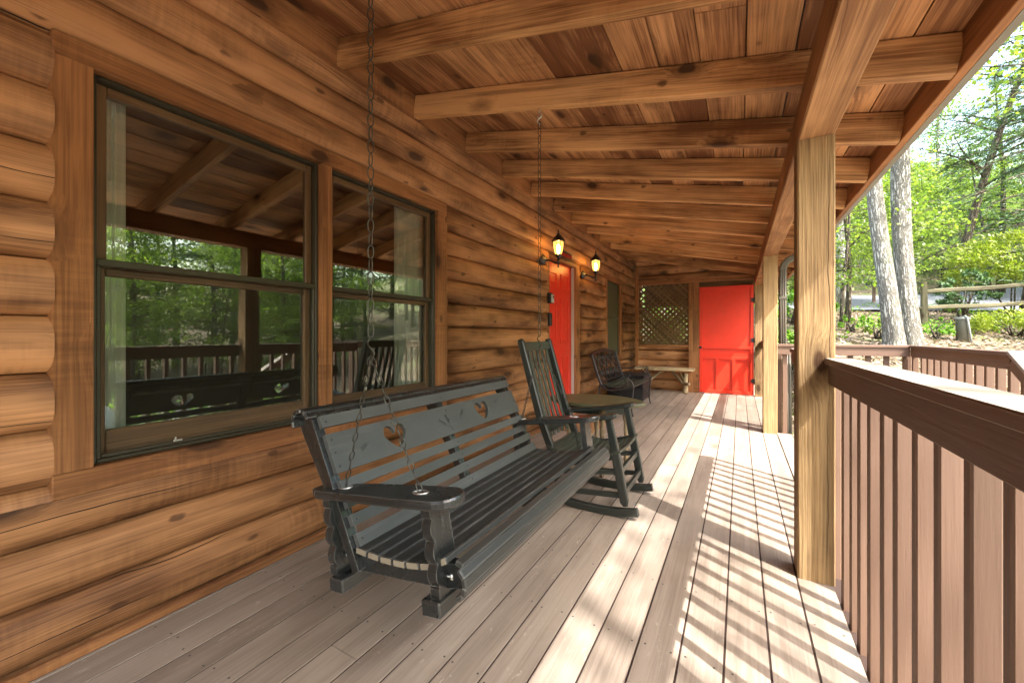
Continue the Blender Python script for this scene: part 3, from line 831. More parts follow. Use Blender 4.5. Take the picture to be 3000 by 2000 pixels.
# stair rail going down
sr = thing('stair_railing', 'sloping brown handrail following the steps down from the landing corner', 'railing', (1.5, 3.2, -.5))
mb = MB(); mb.beam((1.475, 3.685, .928), (1.475, 2.5, .20), .038, .087); mb.build('rail_board', M['rail'], sr)
mb = MB(); mb.beam((1.493, 3.69, .99), (1.493, 2.47, .24), .10, .026); mb.build('top_cap', M['railcap'], sr)
for i in range(7):
    y = 3.53 - i * .15; zt = .93 - (3.685 - y) * .6144
    baluster(sr, 1.515, y, zt - 1.0, zt)

# ------------------------------------------------------------ downspout
ds = thing('downspout', 'ribbed brown metal downspout with an elbow beside the second post', 'downspout', (.43, 5.5, 0))
def spout(pts, w=.072, name='pipe', mat='spout'):
    mb = MB(); mb.sweep(pts, w, w * .8, up=(.02, 1, .01), ch=.012)
    for k in (-.3, 0, .3):
        q = [Vector(p) + Vector((w * k, -w * .41, 0)) for p in pts]
        if len(pts) == 2: mb.tube(q, .006, 5)
    return mb.build(name, M[mat], ds)
spout([(.43, 5.56, .99), (.43, 5.56, 1.84)])
spout([(.43, 5.56, 1.84), (.445, 5.56, 1.90), (.48, 5.56, 1.95), (.56, 5.56, 1.99), (.70, 5.56, 2.04), (.79, 5.56, 2.07)], name='elbow')
spout([(.43, 5.56, .99), (.435, 5.56, .96), (.47, 5.56, .92), (.54, 5.56, .86)], name='elbow')
spout([(.47, 5.56, .90), (.48, 5.56, -.45)], .08, name='pipe')
mb = MB(); mb.box((.43, 5.555, 1.52), (.085, .07, .03)); mb.build('strap', M['spout'], ds)

# ------------------------------------------------------------ porch swing (local frame u forward, w up, leaning back a little)
PHI = math.atan2(.103 - .018, .605)
PV = Vector((-.94, 0, .615))
def SW(p):
    u, y, w = p
    return Vector((PV.x + u * math.cos(PHI) - w * math.sin(PHI), y, PV.z + u * math.sin(PHI) + w * math.cos(PHI)))
YN, YF = .875, 2.09
sw = thing('porch_swing', 'black painted wooden porch swing with heart cut-outs hanging on chains', 'porch swing', (-.94, 1.48, .5))
mb = MB(SW)
def seat_w(u): return -.158 - .018 * math.sin(max(0, min(1, (u + .123) / .37)) * math.pi) + .01 * (u > .2)
for i in range(7):
    u = -.098 + i * .0525; sl = (seat_w(u + .02) - seat_w(u - .02)) / .04
    mb.box((u, (YN + YF) / 2 - .003, seat_w(u) - .009), (.0445, 1.26, .019), Matrix.Rotation(-math.atan(sl), 3, 'Y'), g=1, ch=.004)
rc = (.262, -.199)
for a in (68, 36, 4, -28, -58):
    c = (rc[0] + .041 * math.cos(R(a)), rc[1] + .041 * math.sin(R(a)))
    mb.box((c[0], (YN + YF) / 2, c[1]), (.015, 1.30 if a < 60 else 1.26, .026), Matrix.Rotation(-R(a), 3, 'Y'), g=1, ch=.004)
seat_ = mb.build('seat', M['slate'], sw)
mb = MB(SW)
for i in range(7):
    u = -.098 + i * .0525; sl = (seat_w(u + .02) - seat_w(u - .02)) / .04
    mb.box((u, (YN + YF) / 2 - .003 - .6303, seat_w(u) - .009), (.042, .0012, .0165), Matrix.Rotation(-math.atan(sl), 3, 'Y'), ch=.0002)
mb.build('slat_ends', M['endgrain'], seat_)
for y in (.868, 1.46, 2.062):
    mb = MB(SW)
    top = [(u, seat_w(u) - .02) for u in np.linspace(-.13, .24, 12)]
    arc = [(rc[0] + .033 * math.cos(R(a)), rc[1] + .033 * math.sin(R(a))) for a in range(70, -91, -20)]
    poly = top + arc + [(.2, -.240), (.05, -.240), (-.13, -.240)]
    mb.prism(poly, lambda p, y=y: (p[0], y, p[1]), lambda p, y=y: (p[0], y + .034, p[1]))
    mb.build('seat_support', M['black'], sw)
for u in (.197, -.185):
    mb = MB(SW); mb.box((u, (YN + YF) / 2, -.268), (.064, 1.335, .042), g=1, ch=.004); mb.build('base_rail', M['black'], sw)
def post_poly(s):
    """scalloped arm post in (y, w); outer edge on the -y side when s = 1"""
    pts = []; n = 44
    for i in range(n + 1):
        t = i / n; w = -.248 + t * .234
        k = (t - .12) / .78
        a = 0 if not 0 < k < 1 else .013 * (1 - abs(math.sin(k * math.pi * 3)) ** .8) - .004
        taper = .013 * t
        pts.append((-.042 + a - taper * .5, w))
    return [(s * p[0], p[1]) for p in pts] + [(s * (.042 - .014), -.014), (s * .046, -.248)]
for yc, s in ((.873, 1), (2.092, -1)):
    for u in (.205, -.212):
        mb = MB(SW); poly = post_poly(s)
        mb.prism(poly, lambda p: (u - .016, yc + p[0], p[1]), lambda p: (u + .016, yc + p[0], p[1]), g=1)
        mb.build('arm_post', M['black'], sw)
def arm_outline():
    pts = []
    for (u, y) in ((-.305, -.030), (-.295, -.034), (-.285, -.034), (-.275, -.044), (-.262, -.05), (-.1, -.054), (.1, -.060), (.2, -.062)): pts.append((u, y))
    for a in range(-80, 81, 16): pts.append((.230 + .062 * math.cos(R(a)), .062 * math.sin(R(a))))
    for (u, y) in ((.2, .062), (.1, .060), (-.1, .05), (-.2, .036), (-.305, .030)): pts.append((u, y))
    return pts
for yc in (.873, 2.092):
    mb = MB(SW); P = arm_outline(); c = [sum(p[0] for p in P) / len(P), 0]
    lay = [(.0, .94, -.012), (.0, 1., -.006), (0, 1., .008), (0, .965, .0135), (0, .93, .0145)]
    vs = []; n = len(P)
    for (_, k, w) in lay:
        for (u, y) in P:
            d = math.hypot(u - c[0], y)
            kk = 1 - (1 - k) * .06 / max(.03, d) * 1.0
            vs.append((c[0] + (u - c[0]) * kk, yc + y * (1 - (1 - k) * 1.0), w))
    fs = [(i * n + j, i * n + (j + 1) % n, (i + 1) * n + (j + 1) % n, (i + 1) * n + j) for i in range(len(lay) - 1) for j in range(n)]
    fs += [list(range(n))[::-1], [(len(lay) - 1) * n + j for j in range(n)]]
    mb.add(vs, fs)
    a_ = mb.build('armrest', M['black'], sw)
    mb = MB(SW)
    for u in (-.175, .15):
        mb.tube([(u + .026 * math.cos(R(a)), yc + .016 * math.sin(R(a)), .0147) for a in range(0, 360, 30)], .003, 5, closed=True)
    mb.build('chain_eyelet', M['zinc'], a_)
# backrest: t along the back from the seat up, d out of the back (towards the sitter)
B0 = Vector((-.125, -.17)); BD = Vector((-.148, .416)).normalized(); BN = Vector((BD.y, -BD.x))
def BK(t, y, d): p = B0 + BD * t + BN * d; return (p.x, y, p.y)
for y in (.842, 1.46, 2.078):
    mb = MB(SW)
    poly = [(-.06, -.002), (.441, -.002)] + [(.441 + .034 * math.sin(R(a)), -.036 + .034 * math.cos(R(a))) for a in range(20, 181, 20)] + [(.40, -.068), (.2, -.042), (-.06, -.032)]
    mb.prism(poly, lambda p, y=y: BK(p[0], y, p[1]), lambda p, y=y: BK(p[0], y + .034, p[1]))
    mb.build('back_stile', M['black'], sw)
mb = MB(SW)
for a in (12, 42, 72, 102, 132, 165):
    p = (.441 + .041 * math.sin(R(a)), -.036 + .041 * math.cos(R(a)))
    Mr = Matrix.Rotation(R(a) - 0, 3, 'Y')
    P3 = Vector(BK(p[0], (YN + YF) / 2 - .01, p[1]))
    ang = math.atan2(BN.y, BN.x) + R(a)
    mb.box(P3, (.014, 1.31, .0215), Matrix.Rotation(-ang, 3, 'Y'), g=1, ch=.004)
mb.build('top_roll', M['black'], sw)
BY0, BY1 = .858, 2.10
def flat(mb, poly, d0=0., d1=.018): mb.prism(poly, lambda p: BK(p[1], p[0], d0), lambda p: BK(p[1], p[0], d1))
mb = MB(SW)
for t0, t1 in ((.0, .045), (.069, .104), (.126, .160), (.182, .216), (.398, .439)):
    flat(mb, [(BY0, t0), (BY1, t0), (BY1, t1), (BY0, t1)])
mb.build('back_slats', M['slatsheen'], sw)
mb = MB(SW); HT0, HT1 = .240, .373; HC = (1.145, 1.752); HW = .057; hm = .5 * (HT0 + HT1)
rr = rng.random()
def flat2(poly): mb.prism(poly, lambda p: BK(p[1], p[0], 0.), lambda p: BK(p[1], p[0], .018), rnd=rr)
def heart_curves(c):
    up, lo = [], []
    for i in range(25):
        s = -1 + 2 * i / 24; a = abs(s)
        up.append((c + s * HW, hm + .008 + .036 * (math.sqrt(max(0, 1 - (2 * a - 1.04) ** 2 * .92)) if a < .98 else 0) * (1 if a < .98 else 0)))
        lo.append((c + s * HW, hm + .008 - .056 * (1 - a ** 1.55)))
    up[0] = lo[0]; up[-1] = lo[-1]
    return up, lo
prev = BY0
for c in HC:
    up, lo = heart_curves(c)
    flat2([(prev, HT0), (c - HW, HT0), (c - HW, HT1), (prev, HT1)])
    flat2(up + [(c + HW, HT1), (c - HW, HT1)])
    flat2([(c - HW, HT0), (c + HW, HT0)] + lo[::-1])
    prev = c + HW
flat2([(prev, HT0), (BY1, HT0), (BY1, HT1), (prev, HT1)])
hs = mb.build('heart_slat', M['slatsheen'], sw)
mb = MB(SW)
def sprig(y0, t0, ang, n=8, L=.055):
    dx, dz = math.cos(ang), math.sin(ang)
    def put(cy_, ct, a, l, w):
        ux, uz = math.cos(a), math.sin(a)
        poly = [(cy_ + ux * q * l - uz * r_ * w, ct + uz * q * l + ux * r_ * w) for q, r_ in ((-.5, 0), (0, .5), (.5, 0), (0, -.5))]
        mb.prism(poly, lambda p: BK(p[1], p[0], .0175), lambda p: BK(p[1], p[0], .0188))
    for i in range(n):
        s = L * (.45 + .55 * i / n)
        for sg in (-1, 1):
            put(y0 + dx * s - dz * sg * .004, t0 + dz * s + dx * sg * .004, ang + sg * .5, .010, .0035)
    put(y0 + dx * L * .25, t0 + dz * L * .25, ang, L * .5, .0012)
for a in (sprig,):
    sprig(1.02, hm + .01, math.pi + .5); sprig(1.47, hm - .04, 2.5, L=.085); sprig(1.47, hm - .04, 1.75, L=.07); sprig(1.55, hm - .01, .7, L=.06); sprig(1.86, hm + .015, .25, L=.06)
mb.build('wheat_carving', M['iron'], hs)
mb = MB(SW)
for t in (.025, .086, .142, .198, .26, .307, .352, .416):
    for y in (.875, 1.476, 2.082): mb.lathe([(.0042, 0), (.0042, .0012), (.002, .0014)], BK(t, y, .0178), Matrix.Rotation(R(90) - math.atan2(BN.y, BN.x) * 0 - .35, 3, 'Y'), 8)
for i in range(7):
    u = -.098 + i * .0525
    for y in (.885, 2.08): mb.lathe([(.0042, 0), (.0042, .0012), (.002, .0014)], (u, y, seat_w(u) + .0003), None, 8)
mb.build('screw_heads', M['iron'], sw)
mb = MB(SW)
for y, s in ((.873, -1), (2.092, 1)):
    for u, w in ((.225, -.205), (-.19, -.20)):
        mb.tube([(u - .03, y, w), (u + .014, y, w)], .006, 8); mb.lathe([(.011, 0), (.011, .006), (.006, .008)], (u + .008, y, w), Matrix.Rotation(R(90), 3, 'Y'), 6)
mb.build('bolts', M['zinc'], sw)

# chains
def link_chain(mb, a, b, pitch, wire, wid):
    a = Vector(a); b = Vector(b); L = (b - a).length; n = max(1, round(L / pitch)); d = (b - a).normalized()
    x = d.cross(Vector((.3, .7, .2))).normalized(); y = d.cross(x)
    for i in range(n):
        c = a + d * (L * (i + .5) / n); h = L / n * .5 + wire * .9
        s = x if i % 2 else y
        s = (s + (y if i % 2 else x) * .35).normalized()
        pts = []
        for k in range(12):
            t = 2 * math.pi * k / 12; cx, sy = math.cos(t), math.sin(t)
            pts.append(c + d * (h - wire) * (abs(cx) ** .75 * (1 if cx > 0 else -1)) + s * wid * sy)
        mb.tube(pts, wire, 5, closed=True)
XC = -1.0; ZJ = 1.035
for y, top in ((YN, zb(XC)), (YF, zb(XC) - 0)):
    mb = MB(); yj = y
    link_chain(mb, (XC, y, ZJ + .055), (XC, y, top - .075), .041, .0021, .0085)
    hb = SW((-.175, y, .012)); hf = SW((.15, y, .012))
    link_chain(mb, (XC, y, ZJ), hb, .033, .0021, .0085); link_chain(mb, (XC, y, ZJ), hf, .033, .0021, .0085)
    link_chain(mb, SW((-.175, y, -.014)), SW((-.155, y, -.20)), .033, .0021, .0085)
    link_chain(mb, SW((.15, y, -.014)), SW((.155, y, -.20)), .033, .0021, .0085)
    ch_ = mb.build('chain', M['chain'], sw)
    mb = MB()      # S-hook where the chain forks
    mb.tube([(XC + .013 * math.sin(t * 1.0), y + .006 * math.cos(t), ZJ + .028 + .032 * (t - 3.14) / 3.14) for t in np.linspace(0, 6.28, 16)], .003, 6)
    mb.build('fork_hook', M['chain'], ch_)
    mb = MB()
    mb.tube([(XC, y, top + .01), (XC, y, top - .03)] + [(XC + .012 * math.sin(R(a)), y, top - .042 + .012 * math.cos(R(a))) for a in range(0, 300, 30)], .0035, 7)
    mb.tube([(XC + .012 * math.sin(t), y + .01 * math.cos(t), top - .065 + .022 * (3.14 - t) / 3.14) for t in np.linspace(0, 6.28, 14)], .0032, 6)
    mb.build('ceiling_hook', M['zinc'], ch_)

# ------------------------------------------------------------ rocking chair
rk = thing('rocking_chair', 'dark green slatted rocking chair between the swing and the side table', 'rocking chair', (-.85, 2.64, 0))
RYN, RYF = 2.42, 2.90
def rock_z(x): return max(0, 1.35 - math.sqrt(max(0, 1.35 ** 2 - (x + .80) ** 2)))
for y in (RYN + .01, RYF - .02):
    mb = MB()
    xs_ = np.linspace(-1.22, -.52, 22)
    mb.sweep([(x, y, rock_z(x) + .024) for x in xs_], .034, .046, ch=.004); mb.build('rocker', M['rocker'], rk)
for y in (RYN + .01, RYF - .02):
    mb = MB(); mb.sweep([(-.595, y, .075), (-.60, y, .10), (-.645, y, .34), (-.697, y, .592)], [.022, .036, .04, .028], [.03, .05, .052, .04], up=(1, 0, .2), ch=.006); mb.build('front_leg', M['rocker'], rk)
    mb = MB(); mb.sweep([(-1.0, y, .045), (-1.085, y, .375), (-1.16, y, .56), (-1.302, y, 1.05), (-1.308, y, 1.068)], [.036, .036, .036, .034, .024], [.04, .052, .052, .046, .034], up=(1, 0, .3), ch=.006); mb.build('back_post', M['rocker'], rk)
    mb = MB(); yo = y - .004
    mb.sweep([(-1.17, yo, .523), (-1.0, yo, .548), (-.82, yo, .578), (-.70, yo, .60), (-.655, yo, .61), (-.64, yo, .613)], [.05, .055, .075, .09, .082, .05], [.024, .026, .028, .028, .026, .02], ch=.007); mb.build('armrest', M['rocker'], rk)
    for z0, z1, x0, x1 in ((.215, .27, -1.045, -.655), (.10, .135, -1.015, -.625)):
        mb = MB(); mb.beam((x0, y, z0), (x1, y, z1), .02, .032); mb.build('side_stretcher', M['rocker'], rk)
    mb = MB(); mb.sweep([(-1.09, y, .335), (-.95, y, .305), (-.80, y, .33), (-.635, y, .378)], .024, .05); mb.build('seat_rail', M['rocker'], rk)
for x, z in ((-.628, .275), (-.605, .15)):
    mb = MB(); mb.beam((x, RYN + .01, z), (x, RYF - .02, z), .022, .036); mb.build('front_stretcher', M['rocker'], rk)
mb = MB(); mb.beam((-1.04, RYN, .2), (-1.04, RYF, .2), .022, .036); mb.build('rear_stretcher', M['rocker'], rk)
mb = MB()
def rseat(x):
    t = (x + 1.10) / .47
    return .372 - .05 * math.sin(min(1, max(0, t)) * math.pi * .85) + .05 * t ** 2
for i in range(11):
    x = -1.085 + i * .0445; sl = (rseat(x + .02) - rseat(x - .02)) / .04
    ys_ = np.linspace(RYN - .012, RYF + .002, 9)
    mb.sweep([(x, y, rseat(x) - .014 * (1 - ((y - 2.66) / .25) ** 2)) for y in ys_], .038, .016, up=(-sl, 0, 1), ch=.003)
mb.build('seat', M['rockslat'], rk)
br = None
mb = MB()
def bx(z): return -1.302 + (1.05 - z) * .285
ys_ = np.linspace(RYN + .02, RYF - .03, 9)
mb.sweep([(bx(1.018) - .022 * (1 - ((y - 2.655) / .23) ** 2), y, 1.018) for y in ys_], .062, .02, up=(1, 0, .28), ch=.004)
br = mb.build('crest_rail', M['rockslat'], rk)
mb = MB()
for i in range(6):
    y = RYN + .057 + i * .069; o = -.02 * (1 - ((y - 2.655) / .23) ** 2)
    mb.sweep([(bx(z) + o * (1 if z > .8 else .7) - .008 * math.sin((1 - z) / .6 * 3.14), y, z) for z in np.linspace(.995, .40, 7)], .033, .013, up=(1, 0, .28), ch=.003)
mb.build('back_slats', M['rockslat'], rk)
mb = MB(); mb.beam((bx(.455), RYN + .02, .455), (bx(.455), RYF - .03, .455), .022, .045, up=(.28, 0, 1)); mb.build('lower_back_rail', M['rocker'], rk)

# ------------------------------------------------------------ side table
tb = thing('side_table', 'low table with an olive oval top and turned legs beside the rocking chair', 'table', (-1.02, 3.18, 0))
mb = MB(); TZ = .575; n = 44; P = []
for i in range(n):
    a = 2 * math.pi * i / n; c, s = math.cos(a), math.sin(a)
    P.append((-1.03 + .40 * (abs(c) ** 1.0) * (1 if c > 0 else -1), 3.20 + .27 * (abs(s) ** 1.25) * (1 if s > 0 else -1)))
lay = [(.965, TZ - .028), (1., TZ - .02), (1., TZ - .007), (.985, TZ)]
vs = [((p[0] + 1.03) * k - 1.03, (p[1] - 3.2) * k + 3.2, z) for k, z in lay for p in P]
fs = [(i * n + j, i * n + (j + 1) % n, (i + 1) * n + (j + 1) % n, (i + 1) * n + j) for i in range(3) for j in range(n)] + [list(range(n))[::-1], [3 * n + j for j in range(n)]]
mb.add(vs, fs); mb.build('tabletop', M['olive'], tb)
LEGS = [(-.925, 3.055), (-.775, 3.19), (-1.205, 3.07), (-1.05, 3.30)]
prof = [(.010, 0), (.016, .01), (.014, .03), (.011, .05), (.017, .065), (.012, .08), (.018, .10), (.020, .17), (.020, .21), (.014, .225), (.018, .24), (.015, .27), (.021, .36), (.016, .41), (.021, .425), (.024, .44), (.024, .52)]
for p in LEGS:
    mb = MB(); mb.lathe(prof, (p[0], p[1], 0), None, 10); mb.build('leg', M['barkwood'], tb)
for a, b in ((0, 1), (2, 3), (0, 2), (1, 3)):
    mb = MB(); p, q = LEGS[a], LEGS[b]
    m = [(p[0] + (q[0] - p[0]) * t, p[1] + (q[1] - p[1]) * t, .19) for t in np.linspace(0, 1, 9)]
    mb.tube(m, [.007, .008, .013, .008, .012, .008, .013, .008, .007], 8); mb.build('stretcher', M['barkwood'], tb)
    mb = MB(); mb.beam((p[0], p[1], .51), (q[0], q[1], .51), .018, .07); mb.build('apron', M['rocker'], tb)

# ------------------------------------------------------------ cast metal garden seat
gb = thing('metal_bench', 'black cast metal bench with scrolled arms against the log wall', 'metal bench', (-1.5, 6.1, 0))
GY0, GY1 = 5.50, 6.71
for y in (GY0, GY1):
    mb = MB()
    mb.sweep([(-1.83, y, .815), (-1.815, y, .80), (-1.74, y, .56), (-1.68, y, .40), (-1.63, y, .35), (-1.55, y, .335), (-1.42, y, .352), (-1.30, y, .375), (-1.245, y, .385)], .03, .034, up=(.2, 0, 1), ch=.006)
    mb.build('side_frame', M['iron'], gb)
    mb = MB()
    mb.sweep([(-1.73, y, .565), (-1.70, y, .55), (-1.55, y, .55), (-1.42, y, .575), (-1.33, y, .592), (-1.285, y, .585), (-1.268, y, .565), (-1.285, y, .548), (-1.30, y, .558)], .026, .014, ch=.004)
    mb.build('armrest', M['iron'], gb)
    mb = MB()
    mb.sweep([(-1.30, y, .575), (-1.335, y, .545), (-1.30, y, .50), (-1.255, y, .455), (-1.236, y, .41), (-1.245, y, .33), (-1.262, y, .2), (-1.262, y, .08), (-1.245, y, .0)], .026, .016, up=(1, 0, .1), ch=.004)
    mb.build('front_leg', M['iron'], gb)
    mb = MB()
    mb.sweep([(-1.70, y, .40), (-1.715, y, .2), (-1.745, y, .0)], .026, .022, up=(1, 0, 0), ch=.004); mb.build('rear_leg', M['iron'], gb)
    mb = MB()
    mb.tube([(-1.68 + .0 * a, y, .40) if False else (-1.49 + .17 * math.cos(R(a)), y, .455 + .085 * math.sin(R(a))) for a in range(-170, 30, 12)], .007, 6)
    mb.tube([(-1.34 + .05 * math.cos(R(a)), y, .525 + .035 * math.sin(R(a))) for a in range(0, 300, 20)], .006, 6)
    mb.tube([(-1.52 + .2 * t, y, .315 - .12 * t ** 2.2) for t in np.linspace(0, 1.25, 10)], .006, 6)
    mb.build('arm_scroll', M['iron'], gb)
mb = MB()
for i in range(8):
    x = -1.66 + i * .056; z = .352 + .02 * ((x + 1.45) / .2) ** 2
    mb.box((x, (GY0 + GY1) / 2, z + .02), (.047, GY1 - GY0 - .03, .014), g=1)
mb.build('seat_slats', M['rockslat'], gb)
mb = MB(); yc = (GY0 + GY1) / 2
mb.sweep([(-1.835 + .02 * 0, GY0 + (GY1 - GY0) * t, .795 + .075 * math.sin(t * math.pi) ** .8) for t in np.linspace(0, 1, 21)], .02, .05, up=(0, 0, 1), ch=.005)
mb.beam((-1.70, GY0, .435), (-1.70, GY1, .435), .016, .03)
mb.build('back_frame', M['iron'], gb)
mb = MB()
def gback(z): return -1.70 - (z - .43) * .36
for i in range(5):
    t = (i + .5) / 5; y = GY0 + (GY1 - GY0) * t; zt = .79 + .07 * math.sin(t * math.pi)
    for s in (-1, 1):
        mb.tube([(gback(z) , y + s * .10 * math.sin((z - .44) / (zt - .44) * math.pi * 2), z) for z in np.linspace(.44, zt, 15)], .0075, 5)
    for zc, r in ((.52, .066), (.645, .07), (.745, .05)):
        yy = y + (.11 if zc == .645 else 0)
        mb.tube([(gback(zc + r * math.sin(R(a))), yy + r * math.cos(R(a)), zc + r * math.sin(R(a))) for a in range(0, 360, 30)], .0085, 5, closed=True)
mb.build('back_scrollwork', M['iron'], gb)

# wicker box
mb = MB()
wb = thing('wicker_box', 'dark woven wicker box on the deck behind the cast metal bench', 'box', (-1.65, 7.05, 0))
mb.box((-1.655, 7.05, .21), (.58, .62, .38), g=0, ch=.012); bx_ = mb.build('basket_body', M['wicker'], wb)
mb = MB(); mb.box((-1.655, 7.05, .418), (.60, .64, .03), g=0, ch=.012); mb.build('basket_lid', M['wicker'], wb)
mb = MB()
for x in (-1.92, -1.39):
    for y in (6.77, 7.33): mb.box((x, y, .01), (.03, .03, .022))
mb.build('foot', M['plastic'], wb)

# rustic bench
rb = thing('rustic_bench', 'rustic bench of a split log slab on bark covered legs below the lattice', 'bench', (-1.25, 8.22, 0))
mb = MB()
P = [(x, 8.045 + .018 * mnoise.noise((x * 6, 0, 3)) + .01 * mnoise.noise((x * 20, 0, 1))) for x in np.linspace(-1.79, -.735, 40)] + [(-.74, 8.38), (-1.78, 8.38)]
mb.prism(P, lambda p: (p[0], p[1], .425), lambda p: (p[0], p[1], .468)); mb.build('seat_slab', M['slab'], rb)
mb = MB()
for x in (-1.62, -.93): mb.box((x, 8.16, .408), (.24, .16, .032))
mb.build('cleat', M['trimwood'], rb)
def log_stick(name, a, b, r0, r1):
    mb = MB(); m = 9; a = Vector(a); b = Vector(b)
    pts = [a.lerp(b, i / m) + Vector((rng.uniform(-.004, .004), rng.uniform(-.004, .004), 0)) for i in range(m + 1)]
    mb.tube(pts, [r0 + (r1 - r0) * i / m + rng.uniform(-.003, .003) for i in range(m + 1)], 10, jit=.06); return mb.build(name, M['barkwood'], rb)
l = log_stick('leg', (-.885, 8.13, 0), (-.875, 8.16, .40), .044, .038)
mb = MB(); mb.tube([(-.885, 8.12, .18), (-.84, 8.08, .185), (-.805, 8.06, .19)], [.03, .028, .026], 9, jit=.05); mb.build('branch_stub', M['barkwood'], l)
log_stick('leg', (-1.62, 8.15, 0), (-1.60, 8.16, .40), .042, .038)
log_stick('leg', (-.90, 8.33, 0), (-.89, 8.31, .42), .04, .036); log_stick('leg', (-1.62, 8.34, 0), (-1.61, 8.31, .42), .04, .036)
log_stick('brace', (-.915, 8.15, .17), (-1.14, 8.2, .42), .026, .022); log_stick('brace', (-1.57, 8.16, .17), (-1.30, 8.2, .42), .026, .024)
log_stick('brace', (-.92, 8.30, .22), (-1.0, 8.26, .40), .022, .02)

# ------------------------------------------------------------ wall lanterns, sign, boxes at the door
def lantern(yc, label):
    x = -1.775; z0 = 1.965
    t = thing('wall_lantern', label, 'lantern', (-1.96, yc, z0), 'lit lanterns beside the front door')
    Ry = Matrix.Rotation(R(90), 3, 'Y')
    mb = MB(); mb.lathe([(.0, -.03), (.058, -.03), (.062, -.015), (.052, 0), (.03, .012), (.018, .03), (.0, .032)], (-1.95, yc, z0 - .005), Ry, 18); mb.build('back_plate', M['iron'], t)
    mb = MB()
    mb.tube([(-1.93, yc, z0 - .01), (-1.89, yc, z0 - .018), (-1.85, yc, z0 - .035), (-1.81, yc, z0 - .058), (x, yc, z0 - .055), (x, yc, z0 + .0)], [.015, .012, .011, .012, .013, .014], 9)
    mb.lathe([(.0, 0), (.007, .006), (.012, .016), (.006, .03), (.012, .04), (.01, .055)], (x, yc, z0 - .115), None, 10); mb.build('arm', M['iron'], t)
    mb = MB(); mb.lathe([(.012, 0), (.026, .014), (.038, .034), (.043, .042), (.038, .046)], (x, yc, z0 - .01), None, 8)
    top = .178
    for k in range(8):
        a = 2 * math.pi * k / 8
        mb.tube([(x + r * math.cos(a), yc + r * math.sin(a), z0 + z) for r, z in ((.040, .034), (.052, .075), (.060, .12), (.063, .15), (.062, top))], .0028, 5)
    mb.lathe([(.066, 0), (.079, .002), (.082, .012), (.066, .03), (.046, .058), (.024, .078), (.014, .088), (.0, .088)], (x, yc, z0 + top - .004), None, 8, smooth=False)
    mb.lathe([(.014, 0), (.02, .01), (.008, .02), (.007, .03), (.013, .04), (.006, .048), (.004, .056), (.006, .062), (.0, .07)], (x, yc, z0 + top + .08), None, 10)
    mb.build('cage', M['iron'], t)
    mb = MB(); mb.lathe([(.036, .036), (.049, .075), (.057, .12), (.060, .15), (.059, .176)], (x, yc, z0), None, 8, smooth=False)
    for _ in range(2): mb.f.pop(); mb.sm.pop()
    gl = mb.build('lamp_glass', M['lampglass'], t)
    mb = MB(); mb.lathe([(.0, .04), (.012, .05), (.021, .085), (.022, .11), (.014, .14), (.0, .15)], (x, yc, z0), None, 10); mb.build('bulb', M['bulb'], t)
lantern(4.20, 'lit black lantern on the log wall left of the WELCOME sign')
lantern(5.55, 'lit black lantern on the log wall right of the WELCOME sign')
sg = thing('welcome_sign', 'small dark sign with red WELCOME letters above the front door', 'sign', (-1.98, 4.87, 2.11))
mb = MB()
P = [(4.69, 2.062), (5.04, 2.062), (5.058, 2.08), (5.058, 2.145), (5.04, 2.16), (4.69, 2.16), (4.675, 2.145), (4.675, 2.08)]
mb.prism(P, lambda p: (-1.955, p[0], p[1]), lambda p: (-1.94, p[0], p[1]), g=0); mb.build('board', M['plastic'], sg)
def lettering(txt, loc, size, mat, parent, ext=.003):
    cu = bpy.data.curves.new('lettering', 'FONT'); cu.body = txt; cu.size = size; cu.extrude = ext; cu.align_x = 'CENTER'; cu.align_y = 'CENTER'
    cu.space_character = 1.02; cu.offset = 0
    o = bpy.data.objects.new('tmp_text', cu); COL.objects.link(o)
    me = bpy.data.meshes.new_from_object(o.evaluated_get(bpy.context.evaluated_depsgraph_get()))
    bpy.data.objects.remove(o)
    X = Matrix.Translation(Vector(loc) - ORG[parent]) @ Matrix(((0, 0, 1, 0), (1, 0, 0, 0), (0, 1, 0, 0), (0, 0, 0, 1)))
    me.transform(X); q = bpy.data.objects.new('lettering', me); COL.objects.link(q); q.parent = parent
    me.materials.clear(); me.materials.append(mat)
    return q
lettering('WELCOME', (-1.938, 4.866, 2.111), .068, M['signred'], sg)
lk = thing('key_lockbox', 'white and black key lockbox on the left casing of the front door', 'lockbox', (-1.975, 4.36, 1.53))
mb = MB(); mb.box((-1.945, 4.355, 1.53), (.05, .07, .125), g=2, ch=.008); mb.build('body', M['plastic'], lk)
mb = MB(); mb.box((-1.915, 4.36, 1.523), (.016, .058, .10), g=2, ch=.006); fr = mb.build('front_cover', M['white'], lk)
mb = MB(); mb.box((-1.906, 4.362, 1.543), (.004, .03, .026), ch=.001); mb.build('keypad', M['plastic'], lk)
kp = thing('door_keypad', 'tall black keypad below the lockbox on the front door casing', 'keypad', (-1.975, 4.36, 1.28))
mb = MB(); mb.box((-1.95, 4.36, 1.28), (.036, .06, .155), g=2, ch=.006); mb.build('body', M['plastic'], kp)
mb = MB()
for i in range(5):
    for j in (-.014, .014): mb.box((-1.931, 4.36 + j, 1.335 - i * .024), (.004, .016, .014), ch=.001)
mb.build('keys', M['iron'], kp)

